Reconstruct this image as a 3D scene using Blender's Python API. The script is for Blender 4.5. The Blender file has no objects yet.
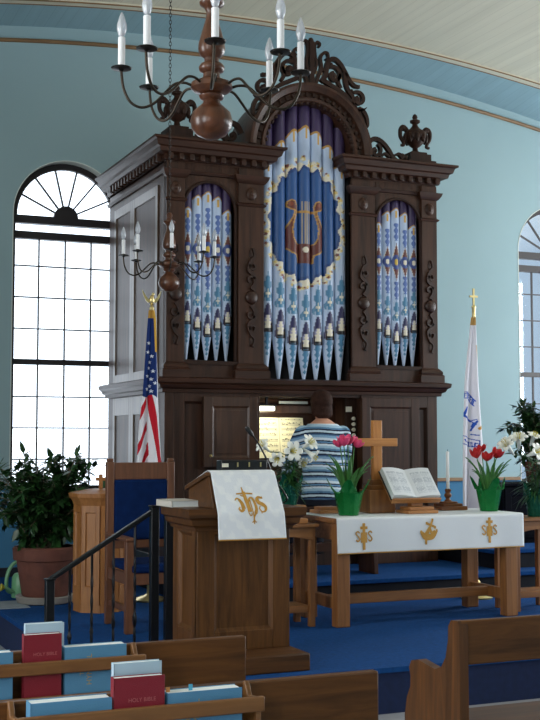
WORLD = 3.6
LPOW = [60, 110, 120]; RPOW = [80, 150, 240, 300]
EXPO = 0.0
LAMPE = 4.0; LAMPW = 2.2
import bpy, bmesh, math, random
from mathutils import Vector, Matrix
random.seed(11)
PI = math.pi
C = bpy.context.scene.collection

# ------------------------------------------------------------------ helpers
def lin(c):
    return tuple(((v/255.0)/12.92 if v/255.0 <= 0.04045 else ((v/255.0+0.055)/1.055)**2.4) for v in c)

class MB:
    """collects geometry for ONE mesh object"""
    def __init__(self):
        self.v = []; self.f = []
    def add(self, vs, fs):
        o = len(self.v)
        self.v.extend([tuple(p) for p in vs])
        self.f.extend([tuple(i+o for i in f) for f in fs])
        return self
    def box(self, x0, x1, y0, y1, z0, z1):
        return self.add([(x0,y0,z0),(x1,y0,z0),(x1,y1,z0),(x0,y1,z0),(x0,y0,z1),(x1,y0,z1),(x1,y1,z1),(x0,y1,z1)],
                        [(0,3,2,1),(4,5,6,7),(0,1,5,4),(1,2,6,5),(2,3,7,6),(3,0,4,7)])
    def prism(self, poly, lo, hi, axis='y'):
        n = len(poly)
        def P(a, b, c):
            return {'y': (a, c, b), 'x': (c, a, b), 'z': (a, b, c)}[axis]
        vs = [P(a, b, lo) for a, b in poly] + [P(a, b, hi) for a, b in poly]
        fs = [tuple(range(n)), tuple(range(2*n-1, n-1, -1))]
        for i in range(n):
            j = (i+1) % n
            fs.append((i, n+i, n+j, j))
        return self.add(vs, fs)
    def tube(self, pts, r, n=8, cap=True, flat=1.0):
        pts = [Vector(p) for p in pts]
        m = len(pts)
        rs = r if isinstance(r, (list, tuple)) else [r]*m
        vs = []
        t0 = (pts[1]-pts[0]).normalized()
        ref = Vector((0,0,1)) if abs(t0.z) < 0.9 else Vector((1,0,0))
        nrm = (ref - t0*ref.dot(t0)).normalized()
        for i, p in enumerate(pts):
            a = pts[max(i-1,0)]; b = pts[min(i+1,m-1)]
            t = (b-a)
            t = t.normalized() if t.length > 1e-9 else t0
            nrm = (nrm - t*nrm.dot(t))
            nrm = nrm.normalized() if nrm.length > 1e-9 else t.orthogonal().normalized()
            bi = t.cross(nrm)
            for k in range(n):
                an = 2*PI*k/n
                vs.append(p + nrm*(math.cos(an)*rs[i]*flat) + bi*(math.sin(an)*rs[i]))
        fs = []
        for i in range(m-1):
            for k in range(n):
                k2 = (k+1) % n
                fs.append((i*n+k, i*n+k2, (i+1)*n+k2, (i+1)*n+k))
        if cap:
            fs.append(tuple(range(n-1,-1,-1))); fs.append(tuple((m-1)*n+k for k in range(n)))
        return self.add(vs, fs)
    def lathe(self, prof, c=(0,0,0), n=24, sx=1.0, sy=1.0, a0=0.0, cap=True):
        vs = []; fs = []
        for r, z in prof:
            for k in range(n):
                an = a0 + 2*PI*k/n
                vs.append((c[0]+r*sx*math.cos(an), c[1]+r*sy*math.sin(an), c[2]+z))
        m = len(prof)
        for i in range(m-1):
            for k in range(n):
                k2 = (k+1) % n
                fs.append((i*n+k, i*n+k2, (i+1)*n+k2, (i+1)*n+k))
        if cap:
            if prof[0][0] > 1e-5: fs.append(tuple(range(n-1,-1,-1)))
            if prof[-1][0] > 1e-5: fs.append(tuple((m-1)*n+k for k in range(n)))
        return self.add(vs, fs)
    def grid(self, fn, nu, nv, wrap=False):
        vs = [fn(i/nu, j/nv) for j in range(nv+1) for i in range(nu+(0 if wrap else 1))]
        w = nu if wrap else nu+1
        fs = []
        for j in range(nv):
            for i in range(nu):
                i2 = (i+1) % w
                fs.append((j*w+i, j*w+i2, (j+1)*w+i2, (j+1)*w+i))
        return self.add(vs, fs)
    def ball(self, c, rx, ry=None, rz=None, n=16, m=10):
        ry = rx if ry is None else ry; rz = rx if rz is None else rz
        vs = [(c[0],c[1],c[2]-rz)]
        for j in range(1, m):
            a = -PI/2 + PI*j/m
            for k in range(n):
                b = 2*PI*k/n
                vs.append((c[0]+rx*math.cos(a)*math.cos(b), c[1]+ry*math.cos(a)*math.sin(b), c[2]+rz*math.sin(a)))
        vs.append((c[0],c[1],c[2]+rz))
        fs = [(0, 1+(k+1)%n, 1+k) for k in range(n)]
        for j in range(m-2):
            for k in range(n):
                fs.append((1+j*n+k, 1+j*n+(k+1)%n, 1+(j+1)*n+(k+1)%n, 1+(j+1)*n+k))
        L = len(vs)-1; b = 1+(m-2)*n
        fs += [(L, b+k, b+(k+1)%n) for k in range(n)]
        return self.add(vs, fs)
    def ribbon(self, pts, w, lo, hi, axis='y', close=False):
        """flat ribbon drawn in a plane (2-D points) and extruded lo..hi along axis"""
        m = len(pts)
        ws = w if isinstance(w, (list, tuple)) else [w]*m
        L = []; R = []
        for i in range(m):
            a = pts[max(i-1,0)]; b = pts[min(i+1,m-1)]
            dx, dz = b[0]-a[0], b[1]-a[1]
            l = math.hypot(dx, dz) or 1
            nx, nz = -dz/l*ws[i]/2, dx/l*ws[i]/2
            L.append((pts[i][0]+nx, pts[i][1]+nz)); R.append((pts[i][0]-nx, pts[i][1]-nz))
        def P(q, c):
            return {'y': (q[0], c, q[1]), 'x': (c, q[0], q[1]), 'z': (q[0], q[1], c)}[axis]
        vs = []
        for i in range(m):
            vs += [P(L[i],lo), P(R[i],lo), P(R[i],hi), P(L[i],hi)]
        fs = [(0,1,2,3), (4*m-1,4*m-2,4*m-3,4*m-4)]
        for i in range(m-1):
            for k in range(4):
                k2 = (k+1) % 4
                fs.append((4*i+k, 4*(i+1)+k, 4*(i+1)+k2, 4*i+k2))
        return self.add(vs, fs)
    def molding(self, path, prof):
        """mitred sweep of a closed profile [(out, z)...] along a plan path; out is to the right of travel"""
        m = len(path); k = len(prof); vs = []
        ns = []
        for i in range(m-1):
            dx, dy = path[i+1][0]-path[i][0], path[i+1][1]-path[i][1]
            l = math.hypot(dx, dy); ns.append((dy/l, -dx/l))
        for i in range(m):
            if i == 0: o = ns[0]
            elif i == m-1: o = ns[-1]
            else:
                a, b = ns[i-1], ns[i]; d = 1+a[0]*b[0]+a[1]*b[1]
                o = ((a[0]+b[0])/d, (a[1]+b[1])/d)
            for q, z in prof:
                vs.append((path[i][0]+o[0]*q, path[i][1]+o[1]*q, z))
        fs = [tuple(range(k)), tuple(m*k-1-i for i in range(k))]
        for i in range(m-1):
            for j in range(k):
                j2 = (j+1) % k
                fs.append((i*k+j, (i+1)*k+j, (i+1)*k+j2, i*k+j2))
        return self.add(vs, fs)
    def arch_panel(self, x0, x1, z0, z1, ax0, ax1, az0, zs, y0, y1, n=18):
        r = (ax1-ax0)/2; cx = (ax0+ax1)/2
        if ax0 > x0: self.box(x0, ax0, y0, y1, z0, z1)
        if x1 > ax1: self.box(ax1, x1, y0, y1, z0, z1)
        if az0 > z0: self.box(ax0, ax1, y0, y1, z0, az0)
        P = [(cx - r*math.cos(PI*i/n), zs + r*math.sin(PI*i/n)) for i in range(n+1)]
        for i in range(n):
            a, b = P[i], P[i+1]
            self.prism([a, b, (b[0], z1), (a[0], z1)], y0, y1)
        return self
    def panel(self, u0, u1, z0, z1, y0, y1, sl, st, sb, dep, raised=0.0, bev=0.02):
        """framed and recessed panel facing -y"""
        self.box(u0, u0+sl, y0, y1, z0, z1); self.box(u1-sl, u1, y0, y1, z0, z1)
        self.box(u0+sl, u1-sl, y0, y1, z0, z0+sb); self.box(u0+sl, u1-sl, y0, y1, z1-st, z1)
        a0, a1, c0, c1 = u0+sl, u1-sl, z0+sb, z1-st
        self.box(a0, a1, y0+dep, y1, c0, c1)
        # sloping bead inside the frame
        b = bev
        for (p, q) in (((a0,c0),(a1,c0)), ((a1,c0),(a1,c1)), ((a1,c1),(a0,c1)), ((a0,c1),(a0,c0))):
            d = Vector((q[0]-p[0], q[1]-p[1])).normalized(); nn = Vector((-d.y, d.x))
            p2 = (p[0]+(d.x+nn.x)*b, p[1]+(d.y+nn.y)*b); q2 = (q[0]+(-d.x+nn.x)*b, q[1]+(-d.y+nn.y)*b)
            self.add([(p[0],y0+dep*0.2,p[1]), (q[0],y0+dep*0.2,q[1]), (q2[0],y0+dep,q2[1]), (p2[0],y0+dep,p2[1])], [(0,1,2,3)])
        if raised:
            g = 0.035
            self.box(a0+g, a1-g, y0+dep-raised, y0+dep+0.002, c0+g, c1-g)
        return self
    def mark(self):
        return len(self.v)
    def xf(self, M, start=0):
        for i in range(start, len(self.v)):
            self.v[i] = tuple(M @ Vector(self.v[i]))
        return self

def finish(me, m, smooth=35):
    if m is not None and not me.materials: me.materials.append(m)
    if smooth:
        me.polygons.foreach_set('use_smooth', [True]*len(me.polygons))
        try: me.set_sharp_from_angle(angle=math.radians(smooth))
        except Exception: pass

def obj(name, mb, m, parent=None, smooth=35, bevel=0, fix=True, at=None):
    me = bpy.data.meshes.new(name)
    if isinstance(mb, MB):
        me.from_pydata(mb.v, [], mb.f)
        if fix:
            b = bmesh.new(); b.from_mesh(me); bmesh.ops.recalc_face_normals(b, faces=b.faces); b.to_mesh(me); b.free()
    else:
        bpy.data.meshes.remove(me); me = mb
    me.update()
    finish(me, m, smooth)
    o = bpy.data.objects.new(name, me); C.objects.link(o)
    if parent is not None: o.parent = parent
    if at is not None: o.location = at
    if bevel:
        bv = o.modifiers.new('Bevel', 'BEVEL'); bv.width = bevel; bv.segments = 2
        bv.limit_method = 'ANGLE'; bv.angle_limit = math.radians(40)
    return o

def tag(o, label=None, cat=None, group=None, kind=None):
    if label: o['label'] = label
    if cat: o['category'] = cat
    if group: o['group'] = group
    if kind: o['kind'] = kind
    return o

def thing(name, label, cat, loc=(0,0,0), rz=0, group=None):
    o = bpy.data.objects.new(name, None); C.objects.link(o)
    o.empty_display_size = 0.05
    o.location = loc; o.rotation_euler = (0,0,rz)
    return tag(o, label, cat, group)

def struct(name, mb, m, smooth=35, bevel=0, parent=None, fix=True):
    o = obj(name, mb, m, parent, smooth, bevel, fix)
    if parent is None: o['kind'] = 'structure'
    return o

def copy_tree(o, parent=None):
    c = o.copy(); C.objects.link(c)
    if parent is not None: c.parent = parent
    for ch in list(o.children): copy_tree(ch, c)
    return c

def crom(P, k=6):
    """Catmull-Rom through the points"""
    P = [Vector(p) for p in P]; out = []
    for i in range(len(P)-1):
        p0 = P[max(i-1,0)]; p1 = P[i]; p2 = P[i+1]; p3 = P[min(i+2,len(P)-1)]
        for s in range(k):
            t = s/k
            out.append(0.5*((2*p1)+(p2-p0)*t+(2*p0-5*p1+4*p2-p3)*t*t+(3*p1-p0-3*p2+p3)*t**3))
    out.append(P[-1]); return out

def spiral(cx, cz, r0, r1, a0, a1, n=26):
    return [(cx+(r0+(r1-r0)*i/n)*math.cos(a0+(a1-a0)*i/n), cz+(r0+(r1-r0)*i/n)*math.sin(a0+(a1-a0)*i/n)) for i in range(n+1)]

def paint(me, fn, name='paint'):
    """surface pattern: a colour attribute from the mesh coordinates; fn returns sRGB 0..255"""
    a = me.color_attributes.new(name, 'FLOAT_COLOR', 'POINT')
    buf = []
    for v in me.vertices:
        c = lin(fn(v.co)); buf += [c[0], c[1], c[2], 1.0]
    a.data.foreach_set('color', buf)

def in_poly(x, y, P):
    c = False; j = len(P)-1
    for i in range(len(P)):
        if (P[i][1] > y) != (P[j][1] > y) and x < (P[j][0]-P[i][0])*(y-P[i][1])/(P[j][1]-P[i][1])+P[i][0]: c = not c
        j = i
    return c

def seg_d(x, y, a, b):
    dx, dy = b[0]-a[0], b[1]-a[1]; L = dx*dx+dy*dy or 1e-9
    t = max(0, min(1, ((x-a[0])*dx+(y-a[1])*dy)/L))
    return math.hypot(x-a[0]-t*dx, y-a[1]-t*dy)

def fuse(mb, voxel, it=6, fac=0.5):
    """closed overlapping shapes -> one continuous surface"""
    me = bpy.data.meshes.new('fuse'); me.from_pydata(mb.v, [], mb.f)
    b = bmesh.new(); b.from_mesh(me); bmesh.ops.recalc_face_normals(b, faces=b.faces); b.to_mesh(me); b.free()
    o = bpy.data.objects.new('fuse', me); C.objects.link(o)
    r = o.modifiers.new('r', 'REMESH'); r.mode = 'VOXEL'; r.voxel_size = voxel
    s = o.modifiers.new('s', 'SMOOTH'); s.factor = fac; s.iterations = it
    dg = bpy.context.evaluated_depsgraph_get(); dg.update()
    out = bpy.data.meshes.new_from_object(o.evaluated_get(dg))
    bpy.data.objects.remove(o); bpy.data.meshes.remove(me)
    return out

# ------------------------------------------------------------------ materials
def nt(name):
    m = bpy.data.materials.new(name); m.use_nodes = True
    n = m.node_tree.nodes; l = m.node_tree.links
    return m, n, l, n['Principled BSDF']

def plain(name, c, rough=0.5, metal=0.0, spec=0.5, var=0.0, vscale=8.0, bump=0.0, bscale=60.0, sheen=0.0):
    m, n, l, p = nt(name)
    col = lin(c)
    p.inputs['Base Color'].default_value = (*col, 1); p.inputs['Roughness'].default_value = rough
    p.inputs['Metallic'].default_value = metal; p.inputs['Specular IOR Level'].default_value = spec
    if sheen:
        p.inputs['Sheen Weight'].default_value = sheen
    tc = n.new('ShaderNodeTexCoord')
    if var:
        no = n.new('ShaderNodeTexNoise'); no.inputs['Scale'].default_value = vscale; no.inputs['Detail'].default_value = 5
        r = n.new('ShaderNodeValToRGB'); r.color_ramp.elements[0].position = 0.3; r.color_ramp.elements[1].position = 0.7
        r.color_ramp.elements[0].color = (*[v*(1-var) for v in col], 1); r.color_ramp.elements[1].color = (*[min(1, v*(1+var)) for v in col], 1)
        l.new(tc.outputs['Object'], no.inputs['Vector']); l.new(no.outputs['Fac'], r.inputs['Fac']); l.new(r.outputs['Color'], p.inputs['Base Color'])
    if bump:
        nb = n.new('ShaderNodeTexNoise'); nb.inputs['Scale'].default_value = bscale; nb.inputs['Detail'].default_value = 3
        b = n.new('ShaderNodeBump'); b.inputs['Strength'].default_value = bump; b.inputs['Distance'].default_value = 0.01
        l.new(tc.outputs['Object'], nb.inputs['Vector']); l.new(nb.outputs['Fac'], b.inputs['Height']); l.new(b.outputs['Normal'], p.inputs['Normal'])
    return m

def wood(name, c1, c2, rough=0.4, axis='z', scale=1.0, spec=0.5, bmp=0.12):
    m, n, l, p = nt(name)
    tc = n.new('ShaderNodeTexCoord'); mp = n.new('ShaderNodeMapping')
    s = [22*scale, 22*scale, 22*scale]; s['xyz'.index(axis)] = 1.6*scale
    mp.inputs['Scale'].default_value = s
    no = n.new('ShaderNodeTexNoise'); no.inputs['Scale'].default_value = 1.0; no.inputs['Detail'].default_value = 7
    no.inputs['Roughness'].default_value = 0.62; no.inputs['Distortion'].default_value = 0.9
    r = n.new('ShaderNodeValToRGB'); r.color_ramp.elements[0].position = 0.32; r.color_ramp.elements[1].position = 0.68
    r.color_ramp.elements[0].color = (*lin(c1), 1); r.color_ramp.elements[1].color = (*lin(c2), 1)
    l.new(tc.outputs['Object'], mp.inputs['Vector']); l.new(mp.outputs['Vector'], no.inputs['Vector'])
    l.new(no.outputs['Fac'], r.inputs['Fac']); l.new(r.outputs['Color'], p.inputs['Base Color'])
    b = n.new('ShaderNodeBump'); b.inputs['Strength'].default_value = bmp; b.inputs['Distance'].default_value = 0.004
    l.new(no.outputs['Fac'], b.inputs['Height']); l.new(b.outputs['Normal'], p.inputs['Normal'])
    p.inputs['Roughness'].default_value = rough; p.inputs['Specular IOR Level'].default_value = spec
    return m

def painted(name, rough=0.5, spec=0.4, bump=0.0, bscale=120):
    m, n, l, p = nt(name)
    a = n.new('ShaderNodeAttribute'); a.attribute_name = 'paint'
    l.new(a.outputs['Color'], p.inputs['Base Color'])
    p.inputs['Roughness'].default_value = rough; p.inputs['Specular IOR Level'].default_value = spec
    if bump:
        tc = n.new('ShaderNodeTexCoord'); nb = n.new('ShaderNodeTexNoise'); nb.inputs['Scale'].default_value = bscale
        b = n.new('ShaderNodeBump'); b.inputs['Strength'].default_value = bump; b.inputs['Distance'].default_value = 0.005
        l.new(tc.outputs['Object'], nb.inputs['Vector']); l.new(nb.outputs['Fac'], b.inputs['Height']); l.new(b.outputs['Normal'], p.inputs['Normal'])
    return m

def glassy(name, tint=(240,246,250), fac=0.12, rough=0.05, white_glint=0.0):
    m, n, l, p = nt(name)
    n.remove(p)
    out = n['Material Output']
    t = n.new('ShaderNodeBsdfTransparent'); t.inputs['Color'].default_value = (*lin(tint), 1)
    g = n.new('ShaderNodeBsdfGlossy'); g.inputs['Roughness'].default_value = rough
    fr = n.new('ShaderNodeLayerWeight'); fr.inputs['Blend'].default_value = 0.35
    mx = n.new('ShaderNodeMixShader')
    ad = n.new('ShaderNodeMath'); ad.operation = 'ADD'; ad.inputs[1].default_value = fac; ad.use_clamp = True
    l.new(fr.outputs['Fresnel'], ad.inputs[0]); l.new(ad.outputs[0], mx.inputs['Fac'])
    l.new(t.outputs[0], mx.inputs[1]); l.new(g.outputs[0], mx.inputs[2])
    if white_glint:
        df = n.new('ShaderNodeBsdfDiffuse'); df.inputs['Color'].default_value = (0.9, 0.92, 0.95, 1)  # diffuse white stands in for bright reflections on the glass
        m2 = n.new('ShaderNodeMixShader'); m2.inputs['Fac'].default_value = white_glint
        l.new(mx.outputs[0], m2.inputs[1]); l.new(df.outputs[0], m2.inputs[2]); l.new(m2.outputs[0], out.inputs['Surface'])
    else:
        l.new(mx.outputs[0], out.inputs['Surface'])
    return m

def emit(name, c, s):
    m, n, l, p = nt(name)
    p.inputs['Base Color'].default_value = (*lin(c), 1)
    p.inputs['Emission Color'].default_value = (*lin(c), 1); p.inputs['Emission Strength'].default_value = s
    return m

ORG = wood('organ_wood', (46,29,21), (76,49,36), 0.42, 'z', 0.8, 0.28)
ORGH = wood('organ_wood_across', (42,25,17), (70,42,29), 0.42, 'x', 0.8, 0.28)
ORGS = wood('organ_side_wood_lit', (70,54,40), (96,78,58), 0.32, 'z', 0.8, 0.5, 0.03)  # window light on this side put into a lighter, warmer wood colour
ORGD = wood('organ_carving_wood', (34,20,14), (56,34,24), 0.5, 'z', 1.2, 0.22)
ORGP = wood('organ_door_wood', (52,33,23), (84,55,38), 0.35, 'z', 0.7)
DARK = plain('dark_case_back', (14,11,10), 0.7)  # near-black board behind the pipes
OAK = wood('golden_oak', (120,74,36), (160,106,56), 0.45, 'z', 1.0)
OAKH = wood('golden_oak_across', (120,74,36), (160,106,56), 0.45, 'x', 1.0)
LECT = wood('lectern_oak', (64,39,16), (104,66,30), 0.45, 'z', 1.0, 0.3)
LECTH = wood('lectern_oak_across', (60,36,15), (96,60,28), 0.45, 'x', 1.0, 0.3)
PEW = wood('pew_oak', (66,39,14), (104,65,28), 0.45, 'x', 1.0, 0.3)
PEWZ = wood('pew_end_oak', (66,39,15), (104,64,28), 0.45, 'z', 1.0, 0.3)
RACK = wood('rack_oak', (100,64,32), (136,92,50), 0.45, 'x', 1.0)
CHW = wood('chair_oak', (88,54,36), (116,74,50), 0.45, 'z', 1.0)
FONTW = wood('font_oak', (138,88,44), (170,114,62), 0.45, 'z', 1.0)
CROSSW = wood('cross_wood', (176,112,52), (206,142,76), 0.4, 'z', 1.2)
STANDW = wood('stand_wood', (150,98,54), (184,128,76), 0.4, 'x', 1.2)
CNDW = wood('turned_wood', (62,34,20), (100,60,38), 0.28, 'z', 0.8)
MAHOG = wood('mahogany', (112,64,32), (146,90,48), 0.4, 'x', 1.2)
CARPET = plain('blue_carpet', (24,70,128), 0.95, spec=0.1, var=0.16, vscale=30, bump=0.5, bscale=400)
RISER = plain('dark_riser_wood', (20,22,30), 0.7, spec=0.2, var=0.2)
WHITEC = painted('white_cloth', 0.85, 0.15, 0.25, 160)
GOLD = plain('gold_thread', (190,140,50), 0.5, 0.25, bump=0.4, bscale=500)
BRASS = plain('brass', (222,200,140), 0.3, 0.8)
IRON = plain('black_iron', (18,19,22), 0.38, 0.3)
ARMM = plain('bronze_arm', (58,50,42), 0.38, 0.8)
CUPM = plain('dark_bronze', (30,26,22), 0.35, 0.6)
CANDLE = plain('white_candle_sleeve', (236,236,238), 0.5)
BULB = glassy('clear_bulb', (228,234,244), 0.16, 0.14, 0.34)  # unlit clear bulbs, whitish reflections mixed in as diffuse white
BULBG = plain('bulb_filament', (210,200,190), 0.4)
BLUEV = plain('blue_velvet', (12,34,76), 0.95, spec=0.08, var=0.15, vscale=20)
TERRA = plain('terracotta', (98,56,44), 0.8, var=0.25, vscale=9, bump=0.2)
SAUCER = plain('grey_saucer', (142,136,128), 0.6, var=0.1)
LEAF = plain('ficus_leaf', (34,66,30), 0.38, var=0.45, vscale=25)
LEAF2 = plain('tulip_leaf', (60,112,50), 0.45, var=0.3, vscale=30)
LEAF3 = plain('lily_leaf', (40,84,38), 0.45, var=0.3, vscale=40)
BARK = plain('grey_bark', (110,98,80), 0.8, var=0.25, vscale=40)
SOIL = plain('soil', (40,28,20), 0.95, bump=0.6)
FOIL = plain('green_foil', (10,116,52), 0.22, 0.45, bump=0.5, bscale=45)
FOILD = plain('dark_green_foil', (16,92,74), 0.2, 0.5, bump=0.6, bscale=50)
LILY = plain('lily_petal', (238,240,232), 0.55)
PINK = plain('pink_tulip_petal', (226,72,118), 0.5, var=0.15, vscale=40)
RED = plain('red_tulip_petal', (188,28,28), 0.45, var=0.2, vscale=40)
YELL = plain('yellow_plastic', (196,180,50), 0.45)
GREENP = plain('green_plastic', (108,160,118), 0.4)
MATG = plain('grey_mat', (132,142,150), 0.85, var=0.1)
WAX = plain('wax', (238,238,238), 0.45)
BLACK = plain('black_plastic', (14,14,16), 0.4)
PAPER = painted('printed_paper', 0.8, 0.2)
PIPE = painted('painted_pipe', 0.38, 0.5)
CLOTHP = painted('flag_cloth', 0.8, 0.15)
KNIT = painted('striped_knit', 0.9, 0.1, 0.3, 220)
SKIN = plain('skin', (196,142,116), 0.5)
HAIR = plain('brown_hair', (50,30,22), 0.75, spec=0.15, var=0.35, vscale=30, bump=0.6, bscale=90)
TROUS = plain('navy_trousers', (24,28,42), 0.9)
IVORY = plain('ivory', (226,220,200), 0.35)
BIBLE = plain('maroon_cover', (128,24,40), 0.5, bump=0.15, bscale=300)
HYMN = plain('blue_cover', (82,136,172), 0.55, bump=0.15, bscale=300)
PAGES = plain('page_edges', (222,228,228), 0.8, bump=0.1, bscale=300)
PALEB = plain('pale_blue_cover', (170,194,210), 0.6)
NAVE = plain('grey_floor', (150,152,158), 0.7, var=0.08)
FRAMEW = plain('dark_window_frame', (40,34,36), 0.5)
FRAMEM = plain('window_muntin', (52,50,54), 0.5)
REVEAL = plain('white_reveal', (216,222,214), 0.6)
GLASS = glassy('window_glass', (236,242,248), 0.03, 0.02)
TRIMW = wood('rail_wood', (112,84,54), (142,108,70), 0.5, 'x', 1.0)
CABM = plain('dark_cabinet_paint', (10,12,20), 0.85, spec=0.08, var=0.1)
# ------------------------------------------------------------------ the setting
PF = 0.40; NF = 0.13; YW = 11.90; YO = 10.08; XO = 4.74; CHF = 0.57

def vault(x, y):
    t = max(0.0, min(1.0, (YW-y)/0.67))
    xc = 4.526+0.254*t; zc = 5.990+0.037*t; k = 0.0239-0.0018*t
    return zc - k*(x-xc)**2

def wall_mat():
    m, n, l, p = nt('plaster_wall_paint')
    tc = n.new('ShaderNodeTexCoord'); sp = n.new('ShaderNodeSeparateXYZ'); l.new(tc.outputs['Object'], sp.inputs[0])
    gt = n.new('ShaderNodeMath'); gt.operation = 'GREATER_THAN'; gt.inputs[1].default_value = 1.28
    l.new(sp.outputs['Z'], gt.inputs[0])
    no = n.new('ShaderNodeTexNoise'); no.inputs['Scale'].default_value = 0.9; no.inputs['Detail'].default_value = 6
    l.new(tc.outputs['Object'], no.inputs['Vector'])
    r = n.new('ShaderNodeValToRGB'); r.color_ramp.elements[0].position = 0.3; r.color_ramp.elements[1].position = 0.7
    r.color_ramp.elements[0].color = (*lin((149,174,179)), 1); r.color_ramp.elements[1].color = (*lin((155,180,185)), 1)
    l.new(no.outputs['Fac'], r.inputs['Fac'])
    mx = n.new('ShaderNodeMix'); mx.data_type = 'RGBA'
    l.new(gt.outputs[0], mx.inputs['Factor']); mx.inputs[6].default_value = (*lin((70,124,160)), 1); l.new(r.outputs['Color'], mx.inputs[7])
    l.new(mx.outputs[2], p.inputs['Base Color']); p.inputs['Roughness'].default_value = 0.75; p.inputs['Specular IOR Level'].default_value = 0.2
    b = n.new('ShaderNodeBump'); b.inputs['Strength'].default_value = 0.15; b.inputs['Distance'].default_value = 0.02
    l.new(no.outputs['Fac'], b.inputs['Height']); l.new(b.outputs['Normal'], p.inputs['Normal'])
    return m

def board_mat(name, c, dark):
    """painted boards running along the room"""
    m, n, l, p = nt(name)
    tc = n.new('ShaderNodeTexCoord'); sp = n.new('ShaderNodeSeparateXYZ'); l.new(tc.outputs['Object'], sp.inputs[0])
    mu = n.new('ShaderNodeMath'); mu.operation = 'MULTIPLY'; mu.inputs[1].default_value = 1/0.115; l.new(sp.outputs['X'], mu.inputs[0])
    fr = n.new('ShaderNodeMath'); fr.operation = 'FRACT'; l.new(mu.outputs[0], fr.inputs[0])
    lt = n.new('ShaderNodeMath'); lt.operation = 'LESS_THAN'; lt.inputs[1].default_value = 0.06; l.new(fr.outputs[0], lt.inputs[0])
    mp = n.new('ShaderNodeMapping'); mp.inputs['Scale'].default_value = (9, 0.5, 9)
    no = n.new('ShaderNodeTexNoise'); no.inputs['Scale'].default_value = 1.0; no.inputs['Detail'].default_value = 4
    l.new(tc.outputs['Object'], mp.inputs['Vector']); l.new(mp.outputs['Vector'], no.inputs['Vector'])
    r = n.new('ShaderNodeValToRGB'); a = lin(c)
    r.color_ramp.elements[0].position = 0.3; r.color_ramp.elements[1].position = 0.7
    r.color_ramp.elements[0].color = (*[v*0.93 for v in a], 1); r.color_ramp.elements[1].color = (*[min(1, v*1.05) for v in a], 1)
    l.new(no.outputs['Fac'], r.inputs['Fac'])
    mx = n.new('ShaderNodeMix'); mx.data_type = 'RGBA'
    ml = n.new('ShaderNodeMath'); ml.operation = 'MULTIPLY'; ml.inputs[1].default_value = 0.32; l.new(lt.outputs[0], ml.inputs[0])
    l.new(ml.outputs[0], mx.inputs['Factor']); l.new(r.outputs['Color'], mx.inputs[6]); mx.inputs[7].default_value = (*lin(dark), 1)
    l.new(mx.outputs[2], p.inputs['Base Color']); p.inputs['Roughness'].default_value = 0.6; p.inputs['Specular IOR Level'].default_value = 0.25
    return m

WALL = wall_mat()
CEILB = board_mat('blue_ceiling_boards', (142,172,182), (110,138,148))
CEILC = board_mat('cream_ceiling_boards', (212,206,186), (176,168,150))

XL, XR, YB = -3.0, 12.0, -5.0
WIN = [2.935, 8.935]; WHW = 0.57; WZ0, WZS = 1.20, 3.99
# front wall with its two arched window openings
w = MB()
def wall_strip(x0, x1): w.box(x0, x1, YW, YW+0.22, NF, 6.4)
wall_strip(XL, WIN[0]-0.9)
w.arch_panel(WIN[0]-0.9, WIN[0]+0.9, NF, 6.2, WIN[0]-WHW, WIN[0]+WHW, WZ0, WZS, YW, YW+0.22, 28)
wall_strip(WIN[0]+0.9, WIN[1]-0.9)
w.arch_panel(WIN[1]-0.9, WIN[1]+0.9, NF, 6.2, WIN[1]-WHW, WIN[1]+WHW, WZ0, WZS, YW, YW+0.22, 28)
wall_strip(WIN[1]+0.9, XR)
struct('wall_front', w, WALL, smooth=0)

# side walls with window openings, rear wall
SIDEW = [(-2.0,), (2.2,), (6.3,)]
def side_wall(name, x0, x1, cs):
    s = MB(); y = YB
    for c in cs:
        s.box(x0, x1, y, c-0.75, NF, 6.4); s.box(x0, x1, c-0.75, c+0.75, NF, 1.3); s.box(x0, x1, c-0.75, c+0.75, 4.45, 6.4); y = c+0.75
    s.box(x0, x1, y, YW+0.22, NF, 6.4)
    struct(name, s, WALL, smooth=0)
LW = [-2.0, 1.8, 5.6]; RW = [-1.6, 2.6, 6.4, 9.7]
side_wall('wall_left', XL-0.2, XL, LW); side_wall('wall_right', XR, XR+0.2, RW)
struct('wall_rear', MB().box(XL-0.2, XR+0.2, YB-0.2, YB, NF, 6.4), WALL, smooth=0)
struct('floor', MB().box(XL-0.2, XR+0.2, YB-0.2, YW+0.22, NF-0.1, NF), NAVE, smooth=0)

def ceiling(name, y0, y1, m, ny):
    g = MB(); nx = 60
    g.grid(lambda u, v: (XL-0.1+(XR-XL+0.2)*u, y0+(y1-y0)*v, vault(XL-0.1+(XR-XL+0.2)*u, y0+(y1-y0)*v)), nx, ny)
    k = len(g.v); g.v += [(a, b, c+0.08) for a, b, c in g.v]
    g.f += [tuple(i+k for i in f) for f in g.f]
    struct(name, g, m, smooth=60, fix=False)
YC = 11.23
ceiling('ceiling', YB, YC, CEILC, 4); ceiling('ceiling_blue_border', YC, YW+0.05, CEILB, 6)
xs = [XL+(XR-XL)*i/70 for i in range(71)]
t1 = MB()
for i in range(70):
    a, b = xs[i], xs[i+1]
    za, zb = vault(a, YC), vault(b, YC)
    t1.add([(a,YC-0.11,za-0.022),(b,YC-0.11,zb-0.022),(b,YC,zb-0.022),(a,YC,za-0.022),(a,YC-0.11,za+0.01),(b,YC-0.11,zb+0.01),(b,YC,zb+0.01),(a,YC,za+0.01)],
           [(0,3,2,1),(4,5,6,7),(0,1,5,4),(2,3,7,6)])
t = struct('trim_1', t1, plain('cream_trim_paint', (208,202,182), 0.6), smooth=30)
for dy in (0.0, -0.11):
    obj('trim_bead', MB().tube([(x, YC+dy, vault(x, YC)-0.022) for x in xs], 0.0075, 6), TRIMW, t)
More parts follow.
